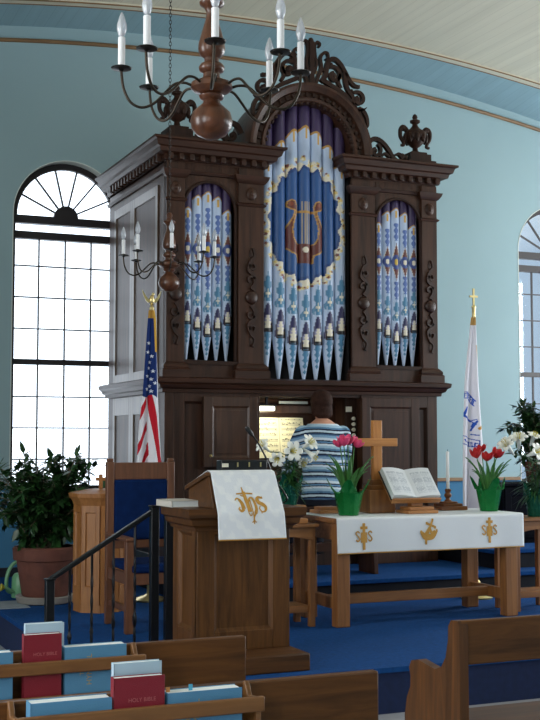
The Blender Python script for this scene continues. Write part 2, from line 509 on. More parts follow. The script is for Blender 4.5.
rail = [(x, YW-0.012, 5.837-0.0218*(x-4.577)**2) for x in xs]
struct('trim_2', MB().tube(rail, 0.022, 8), TRIMW)
tr = MB()
for a, b in ((XL, WIN[0]-WHW-0.02), (WIN[0]+WHW+0.02, WIN[1]-WHW-0.02), (WIN[1]+WHW+0.02, XR)):
    tr.box(a, b, YW-0.025, YW, 1.26, 1.30)
struct('trim_3', tr, TRIMW, bevel=0.006)
struct('baseboard_front', MB().box(XL, 1.84, YW-0.02, YW, NF, NF+0.14).box(1.84, XR, YW-0.02, YW, PF, PF+0.09), plain('dark_baseboard', (26,28,40), 0.5), bevel=0.004)

def window(name, cx):
    e = bpy.data.objects.new(name, None); C.objects.link(e); e.location = (cx, 0, 0); e['kind'] = 'structure'
    y0, y1 = YW+0.13, YW+0.18; h = WHW
    f = MB()
    f.box(-h, -h+0.055, y0, y1, WZ0, WZS).box(h-0.055, h, y0, y1, WZ0, WZS).box(-h, h, y0, y1, WZ0, WZ0+0.07)
    n = 32
    for i in range(n):
        a, b = PI*i/n, PI*(i+1)/n
        P = [(-h*math.cos(a), WZS+h*math.sin(a)), (-h*math.cos(b), WZS+h*math.sin(b)), (-(h-0.07)*math.cos(b), WZS+(h-0.07)*math.sin(b)), (-(h-0.07)*math.cos(a), WZS+(h-0.07)*math.sin(a))]
        f.prism(P, y0, y1)
    f.box(-h, h, y0-0.02, y1+0.01, 3.755, 3.83).box(-h, h, y0-0.035, y1, 3.91, 3.99)
    f.box(-h, h, y0-0.01, y1, 2.485, 2.54)
    hub = [(-0.125*math.cos(PI*i/14), 3.99+0.125*math.sin(PI*i/14)) for i in range(15)]
    f.prism(hub, y0-0.01, y1)
    obj('window_frame', f, FRAMEW, e, smooth=30)
    q = MB(); mw = 0.0065
    for k in (-1, 0, 1):
        x = k*0.27; q.box(x-mw, x+mw, y0+0.01, y1-0.01, WZ0+0.05, 3.83)
    for k in range(1, 4):
        z = 2.53+k*0.318; q.box(-h+0.05, h-0.05, y0+0.012, y1-0.012, z-mw, z+mw)
        z = 1.225+k*0.313; q.box(-h+0.05, h-0.05, y0+0.012, y1-0.012, z-mw, z+mw)
    for k in range(1, 7):
        a = PI*k/7
        q.ribbon([(0.12*math.cos(a), 3.99+0.12*math.sin(a)), ((h-0.05)*math.cos(a), 3.99+(h-0.05)*math.sin(a))], 0.016, y0+0.012, y1-0.012)
    obj('muntins', q, FRAMEM, e, smooth=30)
    arc = [(-(h-0.03)*math.cos(PI*i/20), WZS+(h-0.03)*math.sin(PI*i/20)) for i in range(21)]
    obj('pane', MB().prism([(-h+0.03, WZ0+0.03)] + arc + [(h-0.03, WZ0+0.03)], y0+0.023, y0+0.027), GLASS, e, smooth=0)
    # painted reveal lining and sill
    rv = MB()
    path = [(-h, WZ0)] + [(-h*math.cos(PI*i/24), WZS+h*math.sin(PI*i/24)) for i in range(25)] + [(h, WZ0)]
    for i in range(len(path)-1):
        a, b = path[i], path[i+1]
        d = Vector((b[0]-a[0], b[1]-a[1])); 
        if d.length < 1e-6: continue
        nn = Vector((d.y, -d.x)).normalized()*0.008
        rv.prism([a, b, (b[0]+nn.x, b[1]+nn.y), (a[0]+nn.x, a[1]+nn.y)], YW-0.004, y0)
    obj('window_reveal', rv, REVEAL, e, smooth=0)
    obj('window_sill', MB().box(-h-0.04, h+0.04, YW-0.05, y0, WZ0-0.03, WZ0+0.012), REVEAL, e, bevel=0.006)
    return e
window('window_1', WIN[0]); window('window_2', WIN[1])

# platform, side steps, choir steps
pl = MB().prism([(1.84,YW), (1.84,7.66), (2.38,7.66), (2.38,6.30), (9.6,6.30), (9.6,YW)], PF-0.03, PF, 'z')
struct('platform', pl, CARPET, smooth=0)
pr_ = MB().prism([(1.86,YW), (1.86,7.68), (2.40,7.68), (2.40,6.32), (9.58,6.32), (9.58,YW)], NF, PF-0.03, 'z')
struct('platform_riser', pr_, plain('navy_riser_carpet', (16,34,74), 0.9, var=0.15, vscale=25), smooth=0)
struct('side_step', MB().box(1.80, 2.39, 6.45, 7.65, NF, 0.265), CARPET, smooth=0, bevel=0.008)
s1 = MB().box(3.30, 9.6, 8.99, YW, CHF-0.035, CHF); struct('choir_step', s1, CARPET, smooth=0, bevel=0.006)
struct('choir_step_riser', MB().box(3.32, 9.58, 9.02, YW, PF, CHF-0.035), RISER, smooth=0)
struct('upper_choir_step', MB().box(6.20, 9.6, 9.24, YW, 0.705, 0.74), CARPET, smooth=0, bevel=0.006)
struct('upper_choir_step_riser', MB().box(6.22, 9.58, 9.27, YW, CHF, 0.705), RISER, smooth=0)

# ------------------------------------------------------------------ camera
cam = bpy.data.cameras.new('camera'); co = bpy.data.objects.new('camera', cam); C.objects.link(co)
cam.sensor_fit = 'HORIZONTAL'; cam.sensor_width = 36.0; cam.lens = 36.0*1206/540
cam.clip_end = 200
yaw, pit = math.radians(23.4), math.radians(3.795)
co.location = (0, 0, 1.73)
fw = Vector((math.sin(yaw)*math.cos(pit), math.cos(yaw)*math.cos(pit), math.sin(pit)))
co.rotation_euler = fw.to_track_quat('-Z', 'Y').to_euler()
bpy.context.scene.camera = co

# ------------------------------------------------------------------ daylight
wd = bpy.data.worlds.new('sky'); bpy.context.scene.world = wd; wd.use_nodes = True
wn, wl = wd.node_tree.nodes, wd.node_tree.links
bg = wn['Background']
tc = wn.new('ShaderNodeTexCoord'); sx = wn.new('ShaderNodeSeparateXYZ'); wl.new(tc.outputs['Generated'], sx.inputs[0])
rp = wn.new('ShaderNodeValToRGB')
rp.color_ramp.elements[0].position = 0.35; rp.color_ramp.elements[0].color = (1.0, 1.0, 1.0, 1)
rp.color_ramp.elements[1].position = 0.55; rp.color_ramp.elements[1].color = (0.19, 0.225, 0.26, 1)
wl.new(sx.outputs['X'], rp.inputs['Fac']); wl.new(rp.outputs['Color'], bg.inputs['Color'])
bg.inputs['Strength'].default_value = WORLD

def day(name, x, y, z, sx_, sz_, rot, power, col=(0.93, 0.97, 1.0)):
    d = bpy.data.lights.new(name, 'AREA'); d.shape = 'RECTANGLE'; d.size = sx_; d.size_y = sz_; d.energy = power; d.color = col
    o = bpy.data.objects.new(name, d); C.objects.link(o); o.location = (x, y, z); o.rotation_euler = rot
for y, pw in zip(LW, LPOW): day('daylight', XL-0.12, y, 2.87, 3.1, 1.45, (0, -PI/2, 0), pw)
for y, pw in zip(RW, RPOW): day('daylight', XR+0.12, y, 2.87, 3.1, 1.45, (0, PI/2, 0), pw)
vs = bpy.context.scene.view_settings
vs.view_transform = 'Standard'; vs.look = 'None'; vs.exposure = EXPO; vs.gamma = 1.0; vs.use_curve_mapping = False
# ------------------------------------------------------------------ the pipe organ
organ = thing('pipe_organ', 'tall dark carved pipe organ with blue painted pipes against the front wall', 'organ', (XO, YO, CHF))
def W(z): return z-CHF
HX = 1.385; DEP = YW-YO-0.01
# lower case
lc = MB()
lc.box(-HX, -1.30, 0.0, DEP, 0, W(2.17))
lc.panel(-1.30, -0.48, 0, W(2.17), 0.0, 0.10, 0.10, 0.10, 0.16, 0.035)
lc.box(-1.30, -0.48, 0.10, DEP, 0, W(2.17))
lc.panel(0.56, HX, 0, W(2.17), 0.0, 0.10, 0.11, 0.13, 0.16, 0.035)
lc.box(0.56, HX, 0.10, DEP, 0, W(2.17))
lc.box(-0.48, 0.56, 0.02, DEP, W(2.125), W(2.17))
lc.box(-0.48, 0.56, 0.55, DEP, 0, W(2.125))
obj('lower_case', lc, ORG, organ, bevel=0.004)
obj('kneeboard', MB().box(-0.48, 0.56, 0.10, 0.14, 0.0, W(1.10)), ORGD, organ)
# side panels facing left (two tall, two low)
sp = MB()
for y0, y1 in ((0.20, 0.98), (0.98, 1.60)):
    for z0, z1 in ((W(2.28), W(4.03)), (W(0.62), W(2.14))):
        s = sp.mark(); sp.panel(-y1, -y0, z0, z1, 0, 0.05, 0.07, 0.09 if z0 > 1 else 0.17, 0.09, 0.045)
        sp.xf(Matrix.Translation((-HX-0.012, 0, 0)) @ Matrix.Rotation(-PI/2, 4, 'Z'), s)
obj('side_panelling', sp, ORGS, organ, bevel=0.003)
PATH = [(-HX, DEP), (-HX, 0), (HX, 0), (HX, DEP)]
led = [(0,W(2.15)),(0.03,W(2.15)),(0.035,W(2.18)),(0.06,W(2.19)),(0.075,W(2.22)),(0.10,W(2.235)),(0.105,W(2.27)),(0.06,W(2.285)),(0,W(2.285))]
obj('ledge', MB().molding(PATH, led), ORGH, organ, smooth=20)
# upper case
uc = MB()
uc.box(-HX, -HX+0.05, 0.05, DEP, W(2.28), W(4.40)); uc.box(HX-0.05, HX, 0.05, DEP, W(2.28), W(4.40))
for sx0, sx1, a0, a1 in ((-HX, -0.45, -1.22, -0.72), (0.45, HX, 0.72, 1.22)):
    uc.arch_panel(sx0, sx1, W(2.28), W(4.20), a0, a1, W(2.43), W(3.80), 0.0, 0.04, 20)
    uc.box(sx0, sx1, 0.0, DEP, W(4.20), W(4.395))
obj('upper_case', uc, ORG, organ, bevel=0.003)
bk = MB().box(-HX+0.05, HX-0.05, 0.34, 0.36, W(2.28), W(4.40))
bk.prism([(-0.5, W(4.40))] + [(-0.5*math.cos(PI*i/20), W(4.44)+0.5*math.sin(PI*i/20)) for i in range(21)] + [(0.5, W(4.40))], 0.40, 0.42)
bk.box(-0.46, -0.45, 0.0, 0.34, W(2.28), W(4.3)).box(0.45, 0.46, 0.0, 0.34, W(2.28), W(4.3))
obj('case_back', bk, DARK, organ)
for c in (-0.97, 0.97):
    r = 0.25; bd = MB()
    pts = [(c-r, W(2.43))] + [(c-r*math.cos(PI*i/18), W(3.80)+r*math.sin(PI*i/18)) for i in range(19)] + [(c+r, W(2.43)), (c-r, W(2.43))]
    bd.tube([(x, -0.004, z) for x, z in pts], 0.014, 6)
    bd.box(c-0.28, c+0.28, -0.02, 0.0, W(2.40), W(2.43))
    obj('arch_bead', bd, ORGD, organ)
# pilasters with capital, base and carved scroll
ORGC = wood('organ_relief_wood', (34,20,14), (62,36,25), 0.42, 'z', 1.2, 0.4)
def pilaster(x0, x1, cen):
    p = obj('pilaster', MB().box(x0, x1, -0.028, 0.02, W(2.28), W(4.20)), ORG, organ, bevel=0.004)
    fr = [(x0, 0.0), (x0, -0.028), (x1, -0.028), (x1, 0.0)]
    cap = MB().molding(fr, [(0,W(3.85)),(0.012,W(3.855)),(0.02,W(3.87)),(0,W(3.885))])
    obj('necking', cap, ORGH, p, smooth=25)
    cap = MB().molding(fr, [(0,W(4.06)),(0.015,W(4.07)),(0.035,W(4.10)),(0.045,W(4.13)),(0,W(4.14))])
    obj('capital', cap, ORGH, p, smooth=25)
    bs = MB().molding(fr, [(0,W(2.28)),(0.045,W(2.28)),(0.045,W(2.35)),(0.03,W(2.36)),(0.035,W(2.375)),(0.03,W(2.39)),(0.012,W(2.41)),(0,W(2.42))])
    obj('plinth', bs, ORGH, p, smooth=25)
    y0, y1 = -0.050, -0.026
    bs_ = MB().ball((cen, -0.030, W(3.97)), 0.052, 0.022, 0.06, 14, 8).ball((cen, -0.048, W(3.97)), 0.022, 0.016, 0.026, 10, 6)
    obj('boss', bs_, ORG, p)
    cv = MB().ball((cen, -0.032, W(3.02)), 0.062, 0.03, 0.062, 14, 8)
    for s in (1, -1):
        zc = W(3.02)
        pth = crom([(cen, zc+s*0.07, 0), (cen+0.035, zc+s*0.13, 0), (cen+0.02, zc+s*0.20, 0), (cen-0.03, zc+s*0.25, 0), (cen-0.01, zc+s*0.33, 0), (cen+0.03, zc+s*0.38, 0), (cen+0.01, zc+s*0.45, 0)], 5)
        k = len(pth)
        cv.ribbon([(a.x, a.y) for a in pth], [0.044-0.026*i/k for i in range(k)], y0, y1)
        cv.ribbon(spiral(cen-0.012, zc+s*0.155, 0.042, 0.010, 0.3*s, 5.2*s, 18), 0.020, y0, y1)
        cv.ribbon(spiral(cen+0.018, zc+s*0.285, 0.042, 0.010, 2.8*s, 7.6*s, 18), 0.020, y0, y1)
        cv.ball((cen-0.0, -0.03, zc+s*0.40), 0.024, 0.012, 0.05, 8, 6)
    obj('carving', cv, ORGC, p)
pilaster(-HX, -1.215, -1.30); pilaster(-0.70, -0.45, -0.575); pilaster(0.45, 0.70, 0.575); pilaster(1.215, HX, 1.30)
# cornices
cor = [(0,W(4.215)),(0.02,W(4.215)),(0.03,W(4.235)),(0.03,W(4.26)),(0.085,W(4.275)),(0.095,W(4.31)),(0.12,W(4.32)),(0.135,W(4.365)),(0.16,W(4.375)),(0.16,W(4.395)),(0,W(4.41))]
cl = obj('cornice', MB().molding([(-HX, DEP), (-HX, -0.02), (-0.44, -0.02), (-0.44, 0.3)], cor), ORGH, organ, smooth=20)
cr = obj('cornice', MB().molding([(0.44, 0.3), (0.44, -0.02), (HX, -0.02), (HX, DEP)], cor), ORGH, organ, smooth=20)
frz = [(0,W(4.10)),(0.02,W(4.105)),(0.032,W(4.13)),(0,W(4.14))]
def dent(par, x0, x1):
    n = int((x1-x0)/0.095)
    for i in range(n+1):
        x = x0+(x1-x0)*i/n
        obj('dentil', MB().box(x-0.022, x+0.022, -0.085, -0.045, W(4.215), W(4.272)), ORGH, par, bevel=0.006)
dent(cl, -HX+0.02, -0.47)
for i in range(16):
    y = 0.05+i*0.1; obj('dentil', MB().box(-HX-0.075, -HX-0.028, y-0.022, y+0.022, W(4.205), W(4.272)), ORGH, cl, bevel=0.006)
dent(cr, 0.47, HX-0.02)
obj('frieze_band', MB().molding([(-HX, DEP), (-HX, 0.0), (-0.45, 0.0)], frz), ORGH, organ, smooth=20)
obj('frieze_band', MB().molding([(0.45, 0.0), (HX, 0.0), (HX, DEP)], frz), ORGH, organ, smooth=20)
# round arch over the middle pipes
AZ = W(4.42)
av = MB(); n = 40
prof = [(0.445,0.42),(0.445,-0.05),(0.465,-0.08),(0.49,-0.085),(0.50,-0.06),(0.545,-0.06),(0.555,-0.10),(0.58,-0.115),(0.60,-0.13),(0.625,-0.13),(0.63,-0.10),(0.63,0.42)]
for i in range(n+1):
    a = PI*i/n
    for r, y in prof: av.v.append((-r*math.cos(a), y, AZ+r*math.sin(a)))
k = len(prof)
for i in range(n):
    for j in range(k):
        j2 = (j+1) % k; av.f.append((i*k+j, (i+1)*k+j, (i+1)*k+j2, i*k+j2))
av.f.append(tuple(range(k))); av.f.append(tuple(n*k+k-1-j for j in range(k)))
av.box(-0.63, -0.445, -0.05, 0.40, AZ-0.06, AZ).box(0.445, 0.63, -0.05, 0.40, AZ-0.06, AZ)
arch = obj('arch', av, ORG, organ, smooth=25)
for i in range(1, 23):
    ad = MB(); a = PI*i/23; s = ad.mark(); ad.ball((0,0,0), 0.02, 0.03, 0.02, 8, 6)
    ad.xf(Matrix.Translation((-0.448*math.cos(a), -0.055, AZ+0.448*math.sin(a))), s)
    obj('bead', ad, ORGD, arch)
    ad = MB(); s = ad.mark(); ad.box(-0.013, 0.013, -0.085, -0.05, -0.018, 0.018)
    ad.xf(Matrix.Translation((-0.523*math.cos(a), 0, AZ+0.523*math.sin(a))) @ Matrix.Rotation(a-PI/2, 4, 'Y'), s)
    obj('dentil', ad, ORGD, arch)
# pierced cresting on the arch
def px(P): return [((x-309)/97.0, AZ+0.62+(84.5-y)/97.0, 0) for x, y in P]
cf = MB(); y0, y1 = -0.11, -0.065
def curve(P, w0, w1, mir, k=6):
    pts = crom(px(P), k); m = len(pts)
    ws = [(w0+(w1-w0)*i/(m-1)) for i in range(m)]
    cf.ribbon([((-a.x if mir else a.x), a.y) for a in pts], ws, y0, y1)
for mir in (False, True):
    curve([(311.5,74),(314,66),(312.5,56),(312.5,49),(314.5,45),(317.5,46.5),(316.5,49.5)], 0.026, 0.02, mir)
    curve([(313,84),(316,76),(319,68),(318,60),(321,54.5),(325,54),(326,58),(323.5,60)], 0.034, 0.018, mir)
    curve([(319,81),(323,75),(326,62),(332,58.5),(338,62),(343,69),(348,77),(353,81),(358,81.5)], 0.045, 0.03, mir)
    cf.ribbon([((-a if mir else a), b) for a, b in spiral((331.5-309)/97, AZ+0.62+(84.5-73.5)/97, 0.085, 0.018, 2.2, -4.6, 34)], 0.034, y0, y1)
    cf.ball((((-1 if mir else 1)*(331.5-309)/97), -0.09, AZ+0.62+(84.5-73.5)/97), 0.032, 0.02, 0.032, 10, 6)
    cf.ribbon([((-a if mir else a), b) for a, b in spiral((356.5-309)/97, AZ+0.62+(84.5-93)/97, 0.075, 0.016, 2.4, -4.4, 30)], 0.032, y0, y1)
    cf.ball((((-1 if mir else 1)*(356.5-309)/97), -0.09, AZ+0.62+(84.5-93)/97), 0.028, 0.02, 0.028, 10, 6)
    curve([(343,70),(344,80),(347,87),(351,92),(351,99)], 0.04, 0.03, mir)
    curve([(322,80),(330,84),(340,89),(347,95),(352,102)], 0.04, 0.04, mir)
    curve([(338,72),(336,79),(339,85)], 0.03, 0.03, mir)
    curve([(357,102),(362,104),(365.5,110),(366,117),(363.5,119)], 0.045, 0.018, mir)
    curve([(352,100),(358,107),(362,114)], 0.04, 0.02, mir)
    curve([(356,104),(361,103),(365,100)], 0.03, 0.008, mir)
    for bx, by, br in ((329,64,0.022),(343,78,0.025),(350,86,0.02),(321,70,0.024)):
        cf.ball((((-1 if mir else 1)*(bx-309)/97), -0.09, AZ+0.62+(84.5-by)/97), br, 0.022, br, 8, 6)
cf.box(-0.024, 0.024, y0-0.01, y1, AZ+0.60, AZ+1.02)
cf.ball((0, -0.09, AZ+1.03), 0.03, 0.02, 0.035, 10, 6)
obj('pierced_cresting', cf, ORGD, organ, smooth=50)
# side scrolls on the cornice
for mir in (False, True):
    sc = MB(); S = -1 if mir else 1
    def q(P): return [(S*(0.66+(x-375)/97.0), W(4.405)+(162.5-y)/97.0, 0) for x, y in P]
    def cv2(P, w0, w1):
        pts = crom(q(P), 6); m = len(pts)
        sc.ribbon([(a.x, a.y) for a in pts], [(w0+(w1-w0)*i/(m-1)) for i in range(m)], 0.02, 0.065)
    cv2([(374,150),(378,143),(384,141),(391,144),(397,150),(402,157),(408,160),(414,158),(416,154)], 0.045, 0.03)
    sc.ribbon([(S*(0.66+(383-375)/97.0)+S*a, W(4.405)+(162.5-152)/97.0+b) for a, b in spiral(0, 0, 0.07, 0.014, 1.2, -4.6, 28)], 0.03, 0.02, 0.065)
    sc.ball((S*(0.66+8/97), 0.04, W(4.405)+10.5/97), 0.026, 0.022, 0.026, 8, 6)
    cv2([(376,163),(384,161),(394,162),(402,160)], 0.03, 0.03)
    cv2([(388,158),(393,154),(398,157)], 0.03, 0.02)
    cv2([(414,160),(411,155),(407,153),(404,155)], 0.05, 0.015)
    cv2([(374,163),(395,163.5),(416,163)], 0.02, 0.02)
    sc.ball((S*(0.66+(412-375)/97), 0.04, W(4.405)+7/97), 0.035, 0.025, 0.04, 8, 6)
    obj('scroll_bracket', sc, ORGD, organ, smooth=50)
# urn finials
for S in (-1, 1):
    u = MB(); ux, uy = S*1.24, 0.13; z0 = W(4.405)
    u.box(ux-0.15, ux+0.15, uy-0.15, uy+0.15, z0, z0+0.05).box(ux-0.115, ux+0.115, uy-0.115, uy+0.115, z0+0.05, z0+0.12).box(ux-0.085, ux+0.085, uy-0.085, uy+0.085, z0+0.12, z0+0.145)
    u.lathe([(0.06,0.145),(0.03,0.17),(0.025,0.20),(0.05,0.215),(0.095,0.26),(0.115,0.31),(0.115,0.345),(0.085,0.37),(0.06,0.385),(0.045,0.40),(0.03,0.42),(0.025,0.44),(0.05,0.455),(0.05,0.475),(0.02,0.49),(0.028,0.505),(0.02,0.53),(0.0,0.545)], (ux, uy, z0), 20)
    for i in range(10):
        a = 2*PI*i/10; u.ball((ux+0.108*math.cos(a), uy+0.108*math.sin(a), z0+0.29), 0.022, 0.022, 0.05, 8, 6)
    f = obj('urn_finial', u, ORGD, organ, smooth=50)
    for s in (-1, 1):
        h = MB(); P = crom([(ux+s*0.09, uy, z0+0.36), (ux+s*0.13, uy, z0+0.40), (ux+s*0.165, uy, z0+0.37), (ux+s*0.165, uy, z0+0.30), (ux+s*0.135, uy, z0+0.25), (ux+s*0.13, uy, z0+0.22), (ux+s*0.16, uy, z0+0.215)], 5)
        m = len(P); h.tube(P, [0.026-0.012*i/m for i in range(m)], 8)
        h.ball((ux+s*0.13, uy, z0+0.385), 0.03, 0.025, 0.03, 8, 6)
        obj('handle', h, ORGD, f, smooth=50)

# ---- painted pipes
LB = (184,200,224); DB = (46,86,142); TE = (76,130,166); PU = (62,46,84); CR = (228,218,196); GO = (188,140,70); BR = (104,52,46); NV = (44,40,84); BK = (14,12,16)
def rnd(*k):
    return (math.sin(k[0]*127.1+k[1]*311.7+(k[2] if len(k) > 2 else 0)*74.7)*43758.5453) % 1.0

LYRE = [(0,263),(-8,263),(-9,255),(-14,253),(-20,248),(-22.5,240),(-21,231),(-17,223),(-13,216),(-11.5,210),(-15,209.5),(-19,206),(-18,201),(-14,198.5),(-10,200),(-8,205),(-8.5,212),(-11,221),(-12.5,229),(-11.5,237),(-9,242),(-7,243),(0,243)]
def mouth_art(t, dz, hw):
    """t: -1..1 across the pipe, dz: height above the mouth's lower lip in units of 1 m (scaled for big pipes)"""
    if -0.004 < dz < 0.022 and abs(t) < 0.55: return BK
    if 0.022 <= dz < 0.14:
        w = 0.62 if dz < 0.05 else (0.40 if dz < 0.065 else (0.58 if dz < 0.085 else (0.26 if dz < 0.10 else (0.42 if dz < 0.115 else 0.16))))
        if abs(t) < w: return CR
    if 0.0 <= dz < 0.255:
        w = 0.86*math.sqrt(max(0, 1-(dz/0.255)**1.4)) if dz > 0.06 else 0.86
        if abs(t) < w: return NV if (abs(t) > w-0.24 or dz > 0.14) else (150,150,190)
    if -0.25 < dz <= -0.004:
        w = 0.6*(1+dz/0.27)+0.12*math.sin(dz*110)
        if abs(t+0.02) < w*(0.75 if int(dz*40) % 2 else 1): return TE
    if 0.27 < dz < 0.545:
        e = (dz-0.27)/0.275
        if abs(t) < 0.10 and 0.12 < e < 0.42: return CR
        if abs(t) < 0.34 and 0.22 < e < 0.30: return CR
        w = 0.30+0.62*abs(math.sin(e*PI*2.2+0.6))*(1-e)**0.6
        if e > 0.86: w = 0.12
        if abs(t) < w and not (abs(abs(t)-0.45) < 0.12 and int(e*9) % 3 == 0): return TE
    return None

BLOOM = []
for k in range(46):
    th = 2*PI*k/46+0.04*math.sin(k*5.0); q = 1.07+0.09*(rnd(k, 3)-0.3)
    bx, bz = 0.372*q*math.cos(th), 3.745+0.545*q*math.sin(th)
    for j in range(3):
        BLOOM.append((bx+0.030*(rnd(k,j,5)-0.5), bz+0.05*(rnd(k,j,9)-0.5), 0.010+0.006*rnd(k,j), ((126,66,60),(226,200,120),(232,222,198))[(k+j)%3]))
    BLOOM.append((bx, bz, 0.023, CR if k % 3 else (222,196,124)))
def centre_paint(ip, cxp, rad, mz):
    def f(co):
        x, z = co.x, co.z+CHF
        t = max(-1, min(1, (x-cxp)/rad))
        # drapery at the top
        zb = {0: 4.657, 1: 4.61, 2: 4.49, 3: 4.31}[abs(ip)] + 0.025*math.cos(t*2.4) - 0.03*t*(1 if ip > 0 else -1 if ip < 0 else 0)
        if z > zb: return PU
        if z > zb-0.022: return GO
        if abs(t-0.1) < 0.20*(1 if z < zb-0.06 else 0.55) and z > zb-0.125: return (206,160,72)
        m = mouth_art(t, z-mz, rad)
        if m: return m
        # lyre
        lx = x*97.8; ly = 379-(z-2.292)*107.4
        if abs(ip) <= 1 and 196 < ly < 266:
            if in_poly(-abs(lx), ly, LYRE):
                ed = min(seg_d(-abs(lx), ly, LYRE[i], LYRE[i+1]) for i in range(len(LYRE)-1) if not (LYRE[i][0] == 0 or LYRE[i+1][0] == 0)) 
                if math.hypot(lx, ly-249) < 3.0: return CR
                if math.hypot(abs(lx)-14.5, ly-203.5) < 2.2: return (140,72,50)
                return GO if ed < 1.3 else BR
            if abs(ly-211) < 1.2 and abs(lx) < 10: return GO
            if 200 < ly < 243 and min(abs(lx-k) for k in (-3.6,-1.2,1.2,3.6)) < 0.55: return (200,172,120)
        # medallion
        a = x/0.372; b = (z-3.745)/0.545; rr = math.hypot(a, b); th = math.atan2(b, a)
        wob = 0.035*math.sin(th*17)+0.02*math.sin(th*31+1)
        if rr < 0.93+wob: return DB
        if rr < 0.985+wob: return (32,66,122)
        if rr < 1.45:
            for bx, bz, br, bc in BLOOM:
                if (x-bx)**2+(z-bz)**2 < br*br*(1+0.35*math.sin(5*math.atan2(z-bz, x-bx)+bx*90)): return bc
            if rr < 1.05+0.03*math.sin(th*23): return CR
        if abs(ip) == 0 and 3.14 < z < 3.36:
            e = (z-3.14)/0.22
            w = 0.5*abs(math.sin(e*PI*1.7+0.4))+0.12
            if abs(t) < w: return BR if abs(t) < w*0.6 and 0.25 < e < 0.8 else CR
        if abs(ip) == 3 and 3.2 < z < 4.15:
            pass
        return LB
    return f

def side_paint(ip, cxp, rad, mz):
    def f(co):
        x, z = co.x, co.z+CHF
        t = max(-1, min(1, (x-cxp)/rad))
        zb = {0: 3.955, 1: 3.915, 2: 3.80}[abs(ip)] + 0.02*math.cos(t*2.4)
        if z > zb: return PU
        if z > zb-0.012: return GO
        if abs(t) < 0.26 and z > zb-0.10 and z < zb-0.03: return (206,160,72)
        m = mouth_art(t, (z-mz)*1.3, rad)
        if m: return m
        d = z-3.444; s = 1.0 if ip == 0 else 0.8
        e = math.hypot(t/0.92, d/(0.072*s))
        if e < 0.45: return (210,176,70) if ip == 0 else CR
        if e < 1.0: return (52,74,140)
        ad = abs(d)
        if 0.06*s < ad < 0.185*s and abs(t) < 0.80*(1-(ad-0.06*s)/(0.125*s)): return BR if abs(t) < 0.62*(1-(ad-0.06*s)/(0.125*s)) else CR
        for c0 in (0.285, -0.27):
            q = (d-c0*s*1.02)/0.085
            if abs(q) < 1 and abs(t) < 0.18+0.34*abs(math.sin(q*PI*1.5+0.8)): return (84,110,172)
        return LB
    return f

def pipe(cx, cy, r, ztoe, zm, ztop, fn, nseg=20):
    mb = MB(); dz = 0.0046
    zs = []; z = ztoe
    while z < ztop: zs.append(z); z += dz
    zs.append(ztop)
    rs = []
    for z in zs:
        rs.append(r*(0.22+0.78*(z-ztoe)/(zm-ztoe)) if z < zm else r)
    angs = [-PI + PI*i/20 for i in range(21)] + [PI*i/5 for i in range(1, 5)]
    N = len(angs)
    for z, q in zip(zs, rs):
        for a in angs: mb.v.append((cx+q*math.cos(a), cy+q*math.sin(a), W(z)))
    for i in range(len(zs)-1):
        for k in range(N):
            k2 = (k+1) % N; mb.f.append((i*N+k, i*N+k2, (i+1)*N+k2, (i+1)*N+k))
    mb.f.append(tuple(range(N-1, -1, -1))); mb.f.append(tuple((len(zs)-1)*N+k for k in range(N)))
    o = obj('organ_pipe', mb, PIPE, organ, smooth=40, fix=False)
    paint(o.data, fn)
    lip = MB()
    for s in (-1, 1): lip.box(cx+s*r*0.62-0.003, cx+s*r*0.62+0.003, cy-r*0.98, cy-r*0.6, W(zm)-0.012, W(zm)+0.07)
    lip.box(cx-r*0.6, cx+r*0.6, cy-r*1.03, cy-r*0.75, W(zm)-0.014, W(zm)-0.006)
    obj('mouth', lip, ORGD, o)
CP = 0.1262
for ip in range(-3, 4):
    top = 4.42+math.sqrt(max(0.01, 0.47**2-(ip*CP)**2))
    mz = 2.57+0.055*abs(ip)
    pipe(ip*CP, 0.085+0.006*abs(ip), 0.062, 2.285, mz, top, centre_paint(ip, ip*CP, 0.062, mz))
for S in (-1, 1):
    for ip in range(-2, 3):
        cxp = S*0.97+ip*0.0965
        mz = 2.665+0.055*abs(ip)
        pipe(cxp, 0.085, 0.0475, 2.435, mz, 4.05, side_paint(ip, cxp, 0.0475, mz))
# console doors folded back on the case
for x0, x1, z0, z1, kn in ((-1.035, -0.515, 1.49, 2.115, 1), (0.545, 1.16, 1.32, 2.125, -1)):
    d = obj('door', MB().panel(x0, x1, W(z0), W(z1), -0.045, -0.005, 0.085, 0.085, 0.085, 0.012, 0.006, 0.015), ORGP if kn > 0 else ORG, organ, bevel=0.003)
    obj('knob', MB().ball(((x0+0.06 if kn > 0 else x1-0.10), -0.06, W(z0)+0.10), 0.014, 0.018, 0.014, 10, 6), BRASS, d)
# console
cs = MB().box(-0.46, 0.54, -0.06, 0.50, W(1.18), W(1.24)).box(-0.46, -0.36, 0.05, 0.5, W(1.24), W(1.42)).box(0.42, 0.54, 0.05, 0.5, W(1.24), W(1.42))
cs.box(-0.46, 0.54, 0.40, 0.54, W(1.24), W(1.52))
obj('key_desk', cs, ORGD, organ, bevel=0.004)
kb = MB()
for j in range(2):
    for i in range(42): kb.box(-0.35+i*0.0181, -0.35+i*0.0181+0.0172, -0.04+j*0.13, 0.11+j*0.13, W(1.25)+j*0.06, W(1.275)+j*0.06)
obj('keyboard', kb, IVORY, organ)
obj('music_desk', MB().box(-0.44, 0.30, 0.47, 0.50, W(1.52), W(2.0)).box(-0.44, 0.30, 0.38, 0.50, W(1.535), W(1.555)), ORGD, organ, bevel=0.003)
obj('fascia', MB().box(-0.46, 0.30, 0.44, 0.54, W(1.985), W(2.06)), ORGP, organ, bevel=0.003)
obj('stop_jamb', MB().box(0.44, 0.56, 0.10, 0.16, W(1.24), W(2.125)), ORGD, organ)
